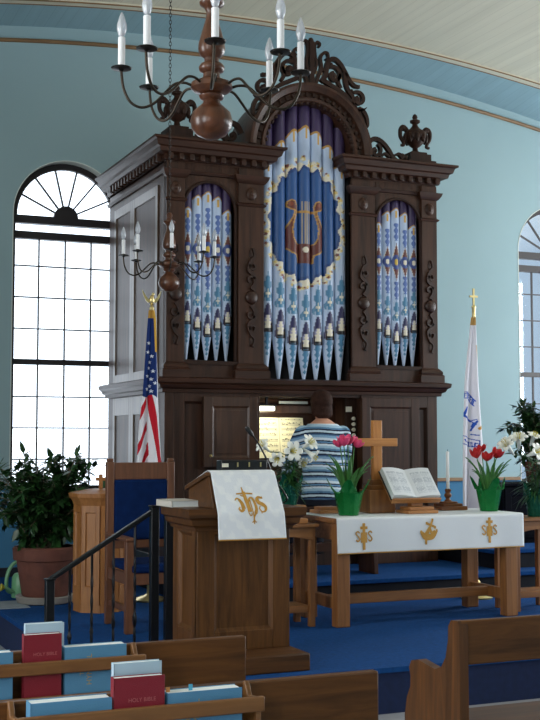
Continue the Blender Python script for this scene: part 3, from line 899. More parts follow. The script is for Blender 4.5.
for i in range(4):
    k = MB().lathe([(0.006,0),(0.006,0.03),(0.017,0.032),(0.019,0.045),(0.012,0.052),(0,0.053)], (0,0,0), 12).xf(Matrix.Translation((0.507,0.10,W(1.775)+i*0.052)) @ Matrix.Rotation(PI/2,4,'X'))
    obj('stop_knob', k, IVORY, organ)
obj('label_plate', MB().box(0.445, 0.505, 0.09, 0.10, W(1.995), W(2.045)), IVORY, organ)
obj('name_board', MB().box(-0.10, 0.20, 0.42, 0.435, W(2.075), W(2.10)), plain('white_board', (214,220,222), 0.5), organ)
lamp = obj('console_lamp', MB().box(-0.43, -0.26, 0.13, 0.22, W(2.045), W(2.055)).box(-0.35, -0.33, 0.16, 0.18, W(2.055), W(2.125)).box(-0.43, -0.425, 0.13, 0.22, W(2.0), W(2.05)).box(-0.265, -0.26, 0.13, 0.22, W(2.0), W(2.05)), BLACK, organ)
obj('lamp_tube', MB().tube([(-0.42,0.16,W(2.02)),(-0.27,0.16,W(2.02))], 0.022, 10), emit('lamp_glow', (255,250,222), LAMPE), lamp)
ld = bpy.data.lights.new('console_lamp_light', 'AREA'); ld.shape = 'RECTANGLE'; ld.size = 0.25; ld.size_y = 0.05; ld.energy = LAMPW; ld.color = (1.0, 0.93, 0.62)
lo = bpy.data.objects.new('console_lamp_light', ld); C.objects.link(lo); lo.location = (XO-0.25, YO+0.2, 1.99); lo.rotation_euler = (math.radians(38), 0, math.radians(-8))

# sheet music on the music desk
def music_fn(co):
    x, z = co.x, co.z
    if abs(x) < 0.002: return (150,140,110)
    m = (z % 0.052)
    if abs(x) > 0.02 and abs(x) < 0.235 and 0.03 < z < 0.37:
        if m < 0.026 and (m % 0.0065) < 0.0017: return (120,112,96)
        if m < 0.03 and rnd(round(x*140), round(z*120)) > 0.86: return (70,64,58)
    return (240,234,206)
sh = MB().grid(lambda u, v: (-0.255+0.51*u, -0.012*math.sin(PI*abs(2*u-1)), 0.385*v), 130, 150)
sm = thing('sheet_music', 'open sheet music glowing under the lamp on the organ desk', 'sheet music', (XO-0.10, YO+0.385, 1.56))
o = obj('page_spread', sh, PAPER, sm, smooth=0, fix=False); paint(o.data, music_fn); o.modifiers.new('s','SOLIDIFY').thickness = 0.006
o.rotation_euler = (math.radians(-8), 0, 0)
# ------------------------------------------------------------------ furniture
FPX = 1206.0
_R = Vector((math.cos(yaw), -math.sin(yaw), 0)); _U = _R.cross(fw)
def at(px_, py_, X=None, Y=None, Z=None):
    """where a line of sight meets the plane X, Y or Z"""
    r = fw + _R*((px_-270)/FPX) + _U*((360-py_)/FPX)
    t = X/r.x if X is not None else (Y/r.y if Y is not None else (Z-1.73)/r.z)
    return Vector((r.x*t, r.y*t, 1.73+r.z*t))

def embroider(strokes, f, m, parent, name='embroidery'):
    """flat thread strokes [(points, width)] laid on a cloth by f(u, v, lift)"""
    e = MB()
    for P, wd_ in strokes:
        P = [(p.x, p.y) for p in crom([(a, b, 0) for a, b in P], 4)]
        ws = wd_ if isinstance(wd_, list) else [wd_]*len(P)
        if isinstance(wd_, tuple): ws = [wd_[0]+(wd_[1]-wd_[0])*i/(len(P)-1) for i in range(len(P))]
        n = len(P); st = len(e.v)
        for i in range(n):
            a = P[max(i-1,0)]; b = P[min(i+1,n-1)]
            dx, dy = b[0]-a[0], b[1]-a[1]; l = math.hypot(dx, dy) or 1
            nx, ny = -dy/l*ws[i]/2, dx/l*ws[i]/2
            for s, h in ((-1, 0.0), (-1, 0.002), (1, 0.002), (1, 0.0)): e.v.append(tuple(f(P[i][0]+s*nx, P[i][1]+s*ny, h)))
        e.f.append((st, st+1, st+2, st+3)); e.f.append((st+4*n-1, st+4*n-2, st+4*n-3, st+4*n-4))
        for i in range(n-1):
            for k in range(4):
                k2 = (k+1) % 4; e.f.append((st+4*i+k, st+4*(i+1)+k, st+4*(i+1)+k2, st+4*i+k2))
    return obj(name, e, m, parent, smooth=0)

# --- lectern
LX, LY = 2.715, 6.88
lt = thing('lectern', 'dark oak panelled lectern with moulded top, draped with a white embroidered cloth', 'lectern', (LX, LY, PF))
obj('base', MB().box(-0.34, 0.31, -0.48, 0.30, 0, 0.10), LECTH, lt, bevel=0.008)
lb = MB().panel(-0.295, 0.295, 0.10, 0.86, -0.22, -0.19, 0.11, 0.08, 0.11, 0.022)
s = lb.mark(); lb.panel(-0.21, 0.21, 0.10, 0.86, 0, 0.03, 0.085, 0.08, 0.11, 0.022); lb.xf(Matrix.Translation((-0.295, 0, 0)) @ Matrix.Rotation(-PI/2, 4, 'Z'), s)
s = lb.mark(); lb.panel(-0.21, 0.21, 0.10, 0.86, 0, 0.03, 0.085, 0.08, 0.11, 0.022); lb.xf(Matrix.Translation((0.295, 0, 0)) @ Matrix.Rotation(PI/2, 4, 'Z'), s)
lb.box(-0.29, 0.29, 0.10, 0.21, 0.10, 0.16)
obj('body', lb, LECT, lt, bevel=0.003)
mp = [(0,0.80),(0.012,0.80),(0.02,0.82),(0.045,0.835),(0.05,0.865),(0.075,0.88),(0.08,0.93),(0,0.93)]
tm = MB().molding([(-0.295,0.22), (-0.295,-0.22), (0.295,-0.22), (0.295,0.22)], mp).box(-0.295, 0.295, -0.22, 0.24, 0.87, 0.928)
obj('moulded_top', tm, LECTH, lt, smooth=20)
br = MB().prism([(-0.275,0.93), (-0.185,1.125), (-0.165,1.132), (0.16,1.045), (0.16,0.93)], -0.215, 0.205, 'x')
br.prism([(-0.20,1.118), (-0.19,1.142), (0.18,1.048), (0.18,1.022)], -0.235, 0.225, 'x')
obj('book_rest', br, LECTH, lt, bevel=0.004)
# cloth over the front of the book rest
prof = [Vector((0.05, 1.092)), Vector((-0.15, 1.146)), Vector((-0.196, 1.135)), Vector((-0.30, 0.925)), Vector((-0.312, 0.90)), Vector((-0.322, 0.75))]
lens_ = [0]
for i in range(len(prof)-1): lens_.append(lens_[-1]+(prof[i+1]-prof[i]).length)
S0 = lens_[2]
def lc_pt(u, sdist, lift=0.0):
    s = max(0, min(lens_[-1]-1e-6, sdist+S0))
    i = max(k for k in range(len(lens_)-1) if lens_[k] <= s)
    t = (s-lens_[i])/(lens_[i+1]-lens_[i]); p = prof[i].lerp(prof[i+1], t)
    d = (prof[i+1]-prof[i]).normalized(); nn = Vector((-d.y*-1*-1, d.x*-1)) if False else Vector((d.y, -d.x))
    nn = nn if nn.x < 0 or (abs(nn.x) < 0.4 and nn.y > 0) else -nn
    k = max(0, sdist)/0.4
    return (u*(1+0.04*k)+0.012*k, p.x + nn.x*lift + 0.004*math.sin(u*26)*k, p.y + nn.y*lift)
ct = thing('lectern_cloth', 'white cloth with gold embroidered monogram hanging over the lectern front', 'cloth', (LX, LY, PF))
def cloth_fn(co):
    h = math.sin(co.x*70)*math.sin(co.z*62) + 0.6*math.sin(co.x*38+co.z*50)
    return (232,235,238) if h > 0.35 else (224,228,234)
g = MB(); top_s, bot_s = -S0, lens_[-1]-S0-1e-4
g.grid(lambda u, v: lc_pt(-0.205+0.41*u, top_s+(bot_s-top_s)*v, 0.003), 40, 60)
o = obj('cloth_panel', g, WHITEC, ct, smooth=60); paint(o.data, cloth_fn)
sd = o.modifiers.new('Solidify', 'SOLIDIFY'); sd.thickness = 0.003; sd.offset = 1
hem = MB().tube([lc_pt(-0.205+0.41*i/20, bot_s, 0.005) for i in range(21)], 0.004, 6); obj('hem', hem, GOLD, ct)
cpx = lambda x, y: ((x-325)/9.0/153.0, (y-235)/9.0/153.0+0.215)
IHS = [([(205,185),(222,168),(243,182)],(9,14)),([(238,178),(258,215),(265,262)],(20,34)),([(266,262),(245,282),(226,262),(236,245)],(26,8)),
       ([(225,130),(290,126),(365,131)],12),([(279,72),(283,100),(284,125)],(6,20)),([(288,112),(296,170),(306,220),(314,288)],(26,34)),
       ([(258,140),(278,150),(290,135)],10),([(314,205),(330,172),(352,168),(368,205),(374,262),(362,300)],(12,26)),([(362,300),(346,330),(346,360),(346,386)],(16,6)),
       ([(330,180),(336,240),(340,300),(345,335)],8),([(437,172),(412,162),(394,180),(404,208),(436,228),(455,252),(446,284),(418,290),(402,262),(412,240)],[12,14,16,18,20,22,24,26,28,30,30,30,32,32,32,32,32,30,28,26,24,22,20,18,16,14,12,12,11,10,10,9,9,8,8,8,8][:37]),
       ([(300,292),(318,318),(330,300)],8),([(328,372),(346,356),(364,372)],7),([(436,158),(440,176)],10),([(412,300),(420,290)],8)]
st_ = []
for P, wv in IHS:
    Q = [cpx(a, b) for a, b in P]; k = 1/9.0/153.0
    n = (len(P)-1)*4+1
    if isinstance(wv, tuple): wl_ = [(wv[0]+(wv[1]-wv[0])*i/(n-1))*k for i in range(n)]
    elif isinstance(wv, list): wl_ = [w_*k for w_ in (wv+[8]*n)[:n]]
    else: wl_ = [wv*k]*n
    st_.append((Q, wl_))
embroider(st_, lambda u, v, h: lc_pt(u, v, 0.0065+h), GOLD, ct)

bk_ = thing('book', 'pale closed book lying on the lectern ledge beside the book rest', 'book', (2.415, 7.0, PF+0.9285), 0.04)
obj('cover', MB().box(-0.092, 0.092, -0.14, 0.12, 0, 0.004).box(-0.092, 0.092, -0.14, 0.12, 0.036, 0.040).box(-0.092, -0.086, -0.14, 0.12, 0, 0.04), plain('beige_cover', (196,190,180), 0.7), bk_, bevel=0.001)
obj('page_block', MB().box(-0.085, 0.088, -0.136, 0.117, 0.0041, 0.0359), PAGES, bk_)
cb = thing('control_box', 'black box with a white tag and small dials lying on top of the lectern', 'control box', (2.765, 6.815, 1.5535), 0.0)
obj('housing', MB().box(-0.15, 0.15, -0.04, 0.05, -0.012, 0.055), BLACK, cb, bevel=0.006)
obj('tag', MB().box(-0.147, -0.107, -0.046, -0.040, 0.014, 0.036), IVORY, cb)
for i in range(3): obj('dial', MB().box(-0.05+i*0.075, -0.042+i*0.075, -0.045, -0.04, 0.015, 0.042), BRASS, cb)
mc = thing('gooseneck_microphone', 'slim black gooseneck microphone rising over the lectern cloth', 'microphone', (2.955, 6.90, PF+0.929))
def mic(px_, py_): return at(px_, py_, Y=6.80)-Vector((2.955, 6.90, PF+0.929))
P = crom([Vector((0,0,0.0)), mic(287,500), mic(274,478), mic(266,458), mic(258,443), mic(251,433)], 8)
obj('neck', MB().tube(P, 0.0055, 8), BLACK, mc)
a, b = mic(253,436), mic(246,427)
obj('capsule', MB().tube([a, a.lerp(b,0.3), a.lerp(b,0.8), b], [0.007,0.014,0.015,0.008], 10), BLACK, mc)
obj('foot', MB().lathe([(0.02,-0.0),(0.02,0.008),(0.008,0.012)], (0,0,0), 14), BLACK, mc)

# --- communion table and its cloth
TX, TY = 4.655, 8.08
tb = thing('communion_table', 'long oak communion table with square legs under a white runner', 'table', (TX, TY, PF))
obj('table_top', MB().box(-0.805, 0.805, -0.34, 0.34, 0.735, 0.77), OAKH, tb, bevel=0.006)
obj('apron', MB().box(-0.76, 0.76, -0.30, -0.275, 0.61, 0.735).box(-0.76, 0.76, 0.255, 0.28, 0.61, 0.735).box(-0.76, -0.735, -0.275, 0.255, 0.61, 0.735).box(0.735, 0.76, -0.275, 0.255, 0.61, 0.735), OAKH, tb, bevel=0.004)
for lx in (-0.73, 0.70):
    for ly in (-0.285, 0.255):
        obj('leg', MB().box(lx-0.052, lx+0.052, ly-0.045, ly+0.045, 0, 0.735), OAK, tb, bevel=0.006)
    obj('end_stretcher', MB().box(lx-0.022, lx+0.022, -0.24, 0.21, 0.115, 0.20), OAK, tb, bevel=0.004)
obj('long_stretcher', MB().box(-0.705, 0.675, -0.04, 0.0, 0.12, 0.195), OAKH, tb, bevel=0.004)
tc_ = thing('table_runner', 'white runner with three gold emblems covering the communion table and hanging at its front', 'cloth', (TX, TY, PF))
def run(u, v, lift=0.0):
    """u across, v: 0 back edge .. 0.68 front edge .. hanging"""
    if v < 0.675: return (u, 0.335-v, 0.774+lift)
    if v < 0.70:
        a = (v-0.675)/0.025*PI/2
        return (u, -0.340-(0.012+lift)*math.sin(a), 0.762+(0.012+lift)*math.cos(a))
    d = v-0.70
    return (u+0.02*d*(1 if u < 0 else 0.6)*abs(u)*1.2, -0.352-lift-0.004*math.sin(u*17+1)*d/0.2-0.005*math.sin(u*6)*d/0.2, 0.762-d)
g = MB().grid(lambda u, v: run(-0.795+1.59*u, 0.94*v), 90, 70)
o = obj('cloth_panel', g, WHITEC, tc_, smooth=60); paint(o.data, lambda co: (232,236,240))
sd = o.modifiers.new('Solidify', 'SOLIDIFY'); sd.thickness = 0.003; sd.offset = 0
obj('hem', MB().tube([run(-0.795+1.59*i/40, 0.94, 0.001) for i in range(41)], 0.004, 6), GOLD, tc_)
def em_at(cx, cy, P, k=1.0):
    c = at(cx, cy, Y=TY-0.352)
    return [((c.x-TX)+(x-cx)*0.0073*k, 0.70+(PF+0.762-c.z)+(y-cy)*0.0073*k) for x, y in P]
def cross_s(cx, cy):
    S = []
    S.append((em_at(cx, cy, [(cx,cy-13),(cx,cy),(cx,cy+13)]), 0.022)); S.append((em_at(cx, cy, [(cx-4,cy-8.5),(cx+4,cy-8.5)]), 0.02))
    S.append((em_at(cx, cy, [(cx-2.6,cy-4),(cx-2.6,cy+6)]), 0.013)); S.append((em_at(cx, cy, [(cx+2.6,cy-4),(cx+2.6,cy+6)]), 0.013))
    S.append((em_at(cx, cy, [(cx-4,cy+2),(cx+4,cy+2)]), 0.01))
    for d in (-7, 7):
        S.append((em_at(cx, cy, [(cx+d+2,cy-3.4),(cx+d,cy-5),(cx+d-2,cy-3),(cx+d,cy-0.5),(cx+d+2,cy+2.5),(cx+d,cy+4.6),(cx+d-2,cy+3)]), 0.010))
    return S
embroider(cross_s(363.5, 536.5), lambda u, v, h: run(u, v, 0.004+h), GOLD, tc_)
embroider(cross_s(489, 530), lambda u, v, h: run(u, v, 0.004+h), GOLD, tc_)
K = []
def e2(P, wv): K.append((em_at(428.5, 531, [(400+a/9.0, 505+b/9.0) for a, b in P]), wv*0.0073/9))
e2([(175,235),(200,285),(225,303),(275,303),(308,285),(338,230)], 22); e2([(195,262),(230,275),(290,275),(318,255)], 34); e2([(180,240),(215,262),(240,235),(262,205)], 22); e2([(262,205),(285,250),(320,235)], 24)
e2([(232,165),(275,180),(322,200)], 20); e2([(293,135),(275,185),(250,240),(232,290),(226,345)], 20)
for q in ((293,133),(234,163),(320,203),(228,343),(262,208),(178,238),(336,230)): e2([(q[0]-9,q[1]),(q[0]+9,q[1])], 22)
embroider(K, lambda u, v, h: run(u, v, 0.005+h), GOLD, tc_)

# --- small side tables at either end
def side_table(label, x, y, zt):
    t = thing('side_table', label, 'table', (x, y, PF), 0, 'small oak stands at the ends of the communion table')
    h = zt-PF
    obj('table_top', MB().box(-0.235, 0.235, -0.17, 0.17, h-0.025, h), OAKH, t, bevel=0.005)
    ap = MB()
    for yy in (-0.15, 0.13):
        ap.prism([(-0.2,h-0.025)] + [(-0.2+0.4*i/12, h-0.12+0.03*math.sin(PI*i/12)) for i in range(13)] + [(0.2,h-0.025)], yy, yy+0.02)
    ap.box(-0.21, -0.19, -0.14, 0.14, h-0.11, h-0.025).box(0.19, 0.21, -0.14, 0.14, h-0.11, h-0.025)
    obj('apron', ap, OAKH, t, bevel=0.003)
    for a in (-1, 1):
        for b in (-1, 1): obj('leg', MB().box(a*0.195-0.022, a*0.195+0.022, b*0.125-0.022, b*0.125+0.022, 0, h-0.025), OAK, t, bevel=0.004)
    obj('shelf', MB().box(-0.18, 0.18, -0.11, 0.11, 0.13, 0.15).box(-0.18, 0.18, -0.125, -0.11, 0.10, 0.15), OAKH, t, bevel=0.003)
    return t
side_table('small oak table between the lectern and the communion table', 3.545, 8.02, 1.13)
side_table('small oak table past the end of the communion table, below the green foil lily', 5.72, 8.06, 1.12)
obj_ = thing('flower_stand', 'stepped wooden block under the white lily beside the lectern', 'stand', (3.62, 8.03, 1.13))
obj('foot', MB().box(-0.11, 0.11, -0.10, 0.10, 0, 0.035), STANDW, obj_, bevel=0.004); obj('top', MB().box(-0.10, 0.10, -0.09, 0.09, 0.095, 0.13), STANDW, obj_, bevel=0.004)
obj('column', MB().box(-0.075, 0.075, -0.065, 0.065, 0.035, 0.095), STANDW, obj_, bevel=0.004)
ws = thing('wooden_stand', 'low stepped wooden block behind the pink tulips on the white runner', 'stand', (4.05, 8.28, 1.1776))
obj('foot', MB().box(-0.10, 0.10, -0.09, 0.09, 0, 0.025), STANDW, ws, bevel=0.004); obj('top', MB().box(-0.075, 0.075, -0.065, 0.065, 0.025, 0.05), STANDW, ws, bevel=0.004)

# --- wooden cross
tz = 1.1776
cx_ = thing('altar_cross', 'plain upright wooden cross on a block base on the white runner', 'cross', (4.44, 8.20, tz))
kz = lambda y_: at(385.5, y_, Y=8.20).z-tz
obj('upright', MB().box(-0.038, 0.038, -0.022, 0.022, 0.13, kz(420.6)), CROSSW, cx_, bevel=0.004)
obj('crossbar', MB().box(-0.172, 0.172, -0.024, 0.0215, kz(446.3), kz(438.3)), wood('cross_wood_across', (176,112,52), (206,142,76), 0.4, 'x', 1.2), cx_, bevel=0.004)
obj('base_block', MB().box(-0.115, 0.108, -0.10, 0.07, 0, 0.175), OAK, cx_, bevel=0.004)
obj('collar', MB().box(-0.085, 0.085, -0.06, 0.055, 0.175, 0.21).box(-0.06, 0.06, -0.042, 0.04, 0.21, 0.25), OAKH, cx_, bevel=0.004)

# --- open bible on its stand
bb = thing('open_bible', 'large open Bible leaning on a low wooden stand on the communion table', 'book', (4.645, 7.965, 1.288))
def bible_fn(co):
    x, v = co.x, co.y
    ax = abs(x)
    if 0.03 < ax < 0.185 and 0.03 < v < 0.235 and not (0.104 < ax < 0.111):
        if (v % 0.0095) < 0.0046 and rnd(round(x*260), round(v/0.0095)) > 0.22: return (176,184,194)
    return (226,230,234)
pg = MB()
def page_z(x): 
    a = abs(x)/0.205
    return 0.012+0.034*math.sin(min(1, a*1.0)*PI*0.62+0.12)*(1-0.25*a)
for s in (-1, 1):
    pg.grid(lambda u, v: (s*0.205*u, 0.275*v, page_z(0.205*u)+ (0.012 if s < 0 else 0)*u), 60, 90)
M = Matrix.Rotation(math.radians(47), 4, 'X')
o = obj('page_spread', pg, PAPER, bb, smooth=60); paint(o.data, bible_fn); o.rotation_euler = (math.radians(47), 0, 0)
ed = MB()
for s in (-1, 1):
    X = [0.205*i/12 for i in range(13)]
    for yv in (0.0, 0.275):
        ed.prism([(s*x, page_z(x)+(0.012 if s < 0 else 0)*x/0.205-0.0005) for x in X] + [(s*0.205, 0.0), (0, 0.0)], yv-0.0005, yv+0.0005)
    ed.box(min(s*0.204, s*0.205), max(s*0.204, s*0.205), 0, 0.275, 0.0, page_z(0.205)+(0.0115 if s < 0 else 0))
ed.v = [(a, b, c) for a, b, c in ed.v]
o = obj('page_edges', ed, PAGES, bb, smooth=0); o.rotation_euler = (math.radians(47), 0, 0)
o = obj('cover', MB().box(-0.215, 0.215, -0.006, 0.281, -0.006, 0.0), BLACK, bb, bevel=0.002); o.rotation_euler = (math.radians(47), 0, 0)
bs = thing('bible_stand', 'low stepped wooden stand holding the open Bible', 'stand', (4.675, 7.995, tz))
obj('foot', MB().box(-0.12, 0.14, -0.08, 0.12, 0, 0.025).box(-0.095, 0.115, -0.06, 0.10, 0.025, 0.05), STANDW, bs, bevel=0.004)
obj('column', MB().box(-0.05, 0.05, 0.0, 0.06, 0.05, 0.115), STANDW, bs, bevel=0.004)
rest = MB().box(-0.21, 0.21, -0.012, 0.23, -0.024, -0.0075).box(-0.21, 0.21, -0.024, -0.010, -0.024, 0.022)
rest.xf(Matrix.Translation((-0.03, -0.03, 0.1104)) @ Matrix.Rotation(math.radians(47), 4, 'X'))
obj('rest', rest, STANDW, bs, bevel=0.003)

# --- candlestick
cd = thing('candlestick', 'turned wooden candlestick with a white candle at the table end', 'candlestick', (5.13, 8.29, tz))
obj('foot', MB().box(-0.12, 0.12, -0.10, 0.10, 0, 0.03).box(-0.09, 0.09, -0.075, 0.075, 0.03, 0.05).box(-0.06, 0.06, -0.05, 0.05, 0.05, 0.065), MAHOG, cd, bevel=0.004)
obj('stem', MB().lathe([(0.035,0.065),(0.02,0.08),(0.016,0.09),(0.03,0.105),(0.03,0.12),(0.018,0.135),(0.024,0.15),(0.028,0.16),(0.016,0.165)], (0,0,0), 18), MAHOG, cd)
o = obj('candle', MB().lathe([(0.013,0.15),(0.0125,0.458),(0.004,0.462)], (0,0,0), 14), WAX, cd)
obj('wick', MB().tube([(0,0,0.46),(0.001,0,0.478)], 0.0018, 6), BLACK, o)

# --- pulpit chair
ch = thing('pulpit_chair', 'high-backed oak armchair with blue velvet seat and back beside the lectern', 'chair', (2.675, 8.35, PF))
for s in (-1, 1):
    obj('rear_post', MB().box(s*0.232-0.028, s*0.232+0.028, 0.22, 0.27, 0, 1.17).box(s*0.232-0.022, s*0.232+0.022, 0.225, 0.265, 1.17, 1.195), CHW, ch, bevel=0.006)
    obj('front_leg', MB().box(s*0.232-0.03, s*0.232+0.03, -0.29, -0.235, 0, 0.63), CHW, ch, bevel=0.005)
    obj('armrest', MB().box(s*0.232-0.036, s*0.232+0.036, -0.30, 0.22, 0.63, 0.655), CHW, ch, bevel=0.006)
    obj('side_rail', MB().box(s*0.232-0.016, s*0.232+0.016, -0.24, 0.22, 0.33, 0.41).box(s*0.232-0.014, s*0.232+0.014, -0.24, 0.22, 0.14, 0.18), CHW, ch, bevel=0.003)
obj('crest_rail', MB().box(-0.205, 0.205, 0.23, 0.262, 1.04, 1.165), CHW, ch, bevel=0.005)
obj('lower_back_rail', MB().box(-0.205, 0.205, 0.23, 0.262, 0.54, 0.60), CHW, ch, bevel=0.004)
obj('front_rail', MB().box(-0.205, 0.205, -0.28, -0.25, 0.33, 0.41), CHW, ch, bevel=0.004)
obj('back_pad', MB().box(-0.203, 0.203, 0.215, 0.255, 0.60, 1.04), BLUEV, ch, bevel=0.015)
obj('seat_cushion', MB().box(-0.225, 0.225, -0.30, 0.215, 0.41, 0.475), BLUEV, ch, bevel=0.02)

# --- stair railing
rl = thing('stair_railing', 'black iron stair railing with twisted balusters left of the lectern', 'railing', (2.47, 7.62, NF))
def post(x, z0, z1):
    p = obj('newel_post', MB().box(x-0.027, x+0.027, -0.027, 0.027, z0, z1), IRON, rl, bevel=0.004)
    obj('cap', MB().box(x-0.033, x+0.033, -0.033, 0.033, z1, z1+0.012), IRON, p, bevel=0.003)
post(0.0, PF-NF, 1.16); post(0.10, PF-NF, 1.155); post(-0.69, 0, 0.715)
hr = MB(); 
A, B = Vector((-0.69, 0, 0.70)), Vector((0.0, 0, 1.135))
hr.prism([(A.x-0.02, A.z-0.012), (B.x, B.z-0.012), (B.x, B.z+0.022), (A.x-0.02, A.z+0.022)], -0.022, 0.022)
obj('handrail', hr, IRON, rl, bevel=0.006)
for i in range(4):
    x = -0.56+i*0.143; z1 = 0.70+(x+0.69)/0.69*0.435; z0 = 0.135 if x < -0.1 else 0.27
    b = MB(); n = 40
    for k in range(n+1):
        z = z0+(z1-z0)*k/n; a = 14*(z-z0) if 0.18 < (z-z0) < (z1-z0)-0.12 else 14*min(max(z-z0, 0.18), z1-z0-0.12)
        r = 0.0095*(1.55 if 0.3 < (z-z0)/(z1-z0) < 0.36 else 1)
        for q in range(4): b.v.append((x+r*math.cos(a+q*PI/2), r*math.sin(a+q*PI/2), z))
    for k in range(n):
        for q in range(4): b.f.append((4*k+q, 4*k+(q+1)%4, 4*k+4+(q+1)%4, 4*k+4+q))
    obj('baluster', b, IRON, rl, smooth=20)

# --- octagonal oak font with a small cross
fa = math.atan2(-9.3, -2.55)
fo = thing('baptismal_font', 'octagonal golden oak font with panelled sides between the ficus and the chair', 'font', (2.575, 9.32, PF))
def octa(mb, r0, r1, z0, z1): mb.lathe([(r0,z0),(r1,z1)], (0,0,0), 8, a0=fa)
fb = MB(); octa(fb, 0.205, 0.205, 0, 0.06); octa(fb, 0.195, 0.195, 0.06, 0.80)
r_in = 0.195*math.cos(PI/8); hw = 0.195*math.sin(PI/8)
for i in range(8):
    an = fa+PI/8+i*PI/4; s = fb.mark()
    fb.panel(-hw, hw, 0.06, 0.82, -0.016, 0.0, 0.032, 0.05, 0.14, 0.012, bev=0.008)
    fb.xf(Matrix.Rotation(an+PI/2, 4, 'Z') @ Matrix.Translation((0, -r_in, 0)), s)
obj('body', fb, FONTW, fo, smooth=20)
fc = MB().lathe([(0.20,0.80),(0.215,0.84),(0.225,0.86),(0.245,0.885),(0.25,0.915),(0.22,0.925),(0.10,0.945),(0.0,0.945)], (0,0,0), 8, a0=fa)
obj('lid', fc, FONTW, fo, smooth=20)
cq = obj('cross', MB().box(-0.014, 0.014, -0.012, 0.012, 0.945, 1.06).box(-0.04, 0.04, -0.0125, 0.0115, 1.008, 1.034), FONTW, fo, bevel=0.003)

# --- dark cabinet under the window
cab = thing('low_cabinet', 'low dark cabinet under the far window carrying a potted plant', 'cabinet', (7.25, 9.95, 0.74))
obj('body', MB().box(-0.62, 0.62, -0.21, 0.21, 0.05, 0.55), CABM, cab, bevel=0.005)
obj('top', MB().box(-0.65, 0.65, -0.24, 0.24, 0.55, 0.576), CABM, cab, bevel=0.005)
obj('plinth', MB().box(-0.60, 0.60, -0.18, 0.18, 0, 0.05), CABM, cab)
for s in (-1, 1): obj('door', MB().panel(s*0.305-0.29, s*0.305+0.29, 0.08, 0.53, -0.225, -0.211, 0.07, 0.07, 0.07, 0.008, bev=0.008), CABM, cab)
# --- organ bench
bn = thing('organ_bench', 'dark wooden organ bench under the seated organist', 'bench', (4.62, 9.47, CHF))
obj('seat', MB().box(-0.48, 0.48, -0.17, 0.17, 0.555, 0.592), ORGH, bn, bevel=0.006)
for s in (-1, 1): obj('leg', MB().prism([(-0.15,0), (0.15,0), (0.11,0.555), (-0.11,0.555)], s*0.42-0.02, s*0.42+0.02, 'x'), ORG, bn, bevel=0.004)
obj('stretcher', MB().box(-0.40, 0.40, -0.02, 0.02, 0.2, 0.27), ORGH, bn)
# ------------------------------------------------------------------ plants
def leaf(mb, p, d, up, L, wd_, bend=0.15):
    """a folded pointed leaf from p along d"""
    d = d.normalized(); s = d.cross(up)
    s = s.normalized() if s.length > 1e-6 else d.orthogonal().normalized()
    nn = s.cross(d)
    P = [p, p+d*L*0.30+s*wd_*0.5-nn*0.0, p+d*L*0.30-s*wd_*0.5, p+d*L*0.35+nn*(-0.10*wd_), p+d*L*0.68+s*wd_*0.36-nn*bend*L*0.4, p+d*L*0.68-s*wd_*0.36-nn*bend*L*0.4, p+d*L*0.7-nn*(bend*L*0.4+0.08*wd_), p+d*L-nn*bend*L]
    mb.add(P, [(0,1,3), (0,3,2), (1,4,6,3), (3,6,5,2), (4,7,6), (6,7,5)])

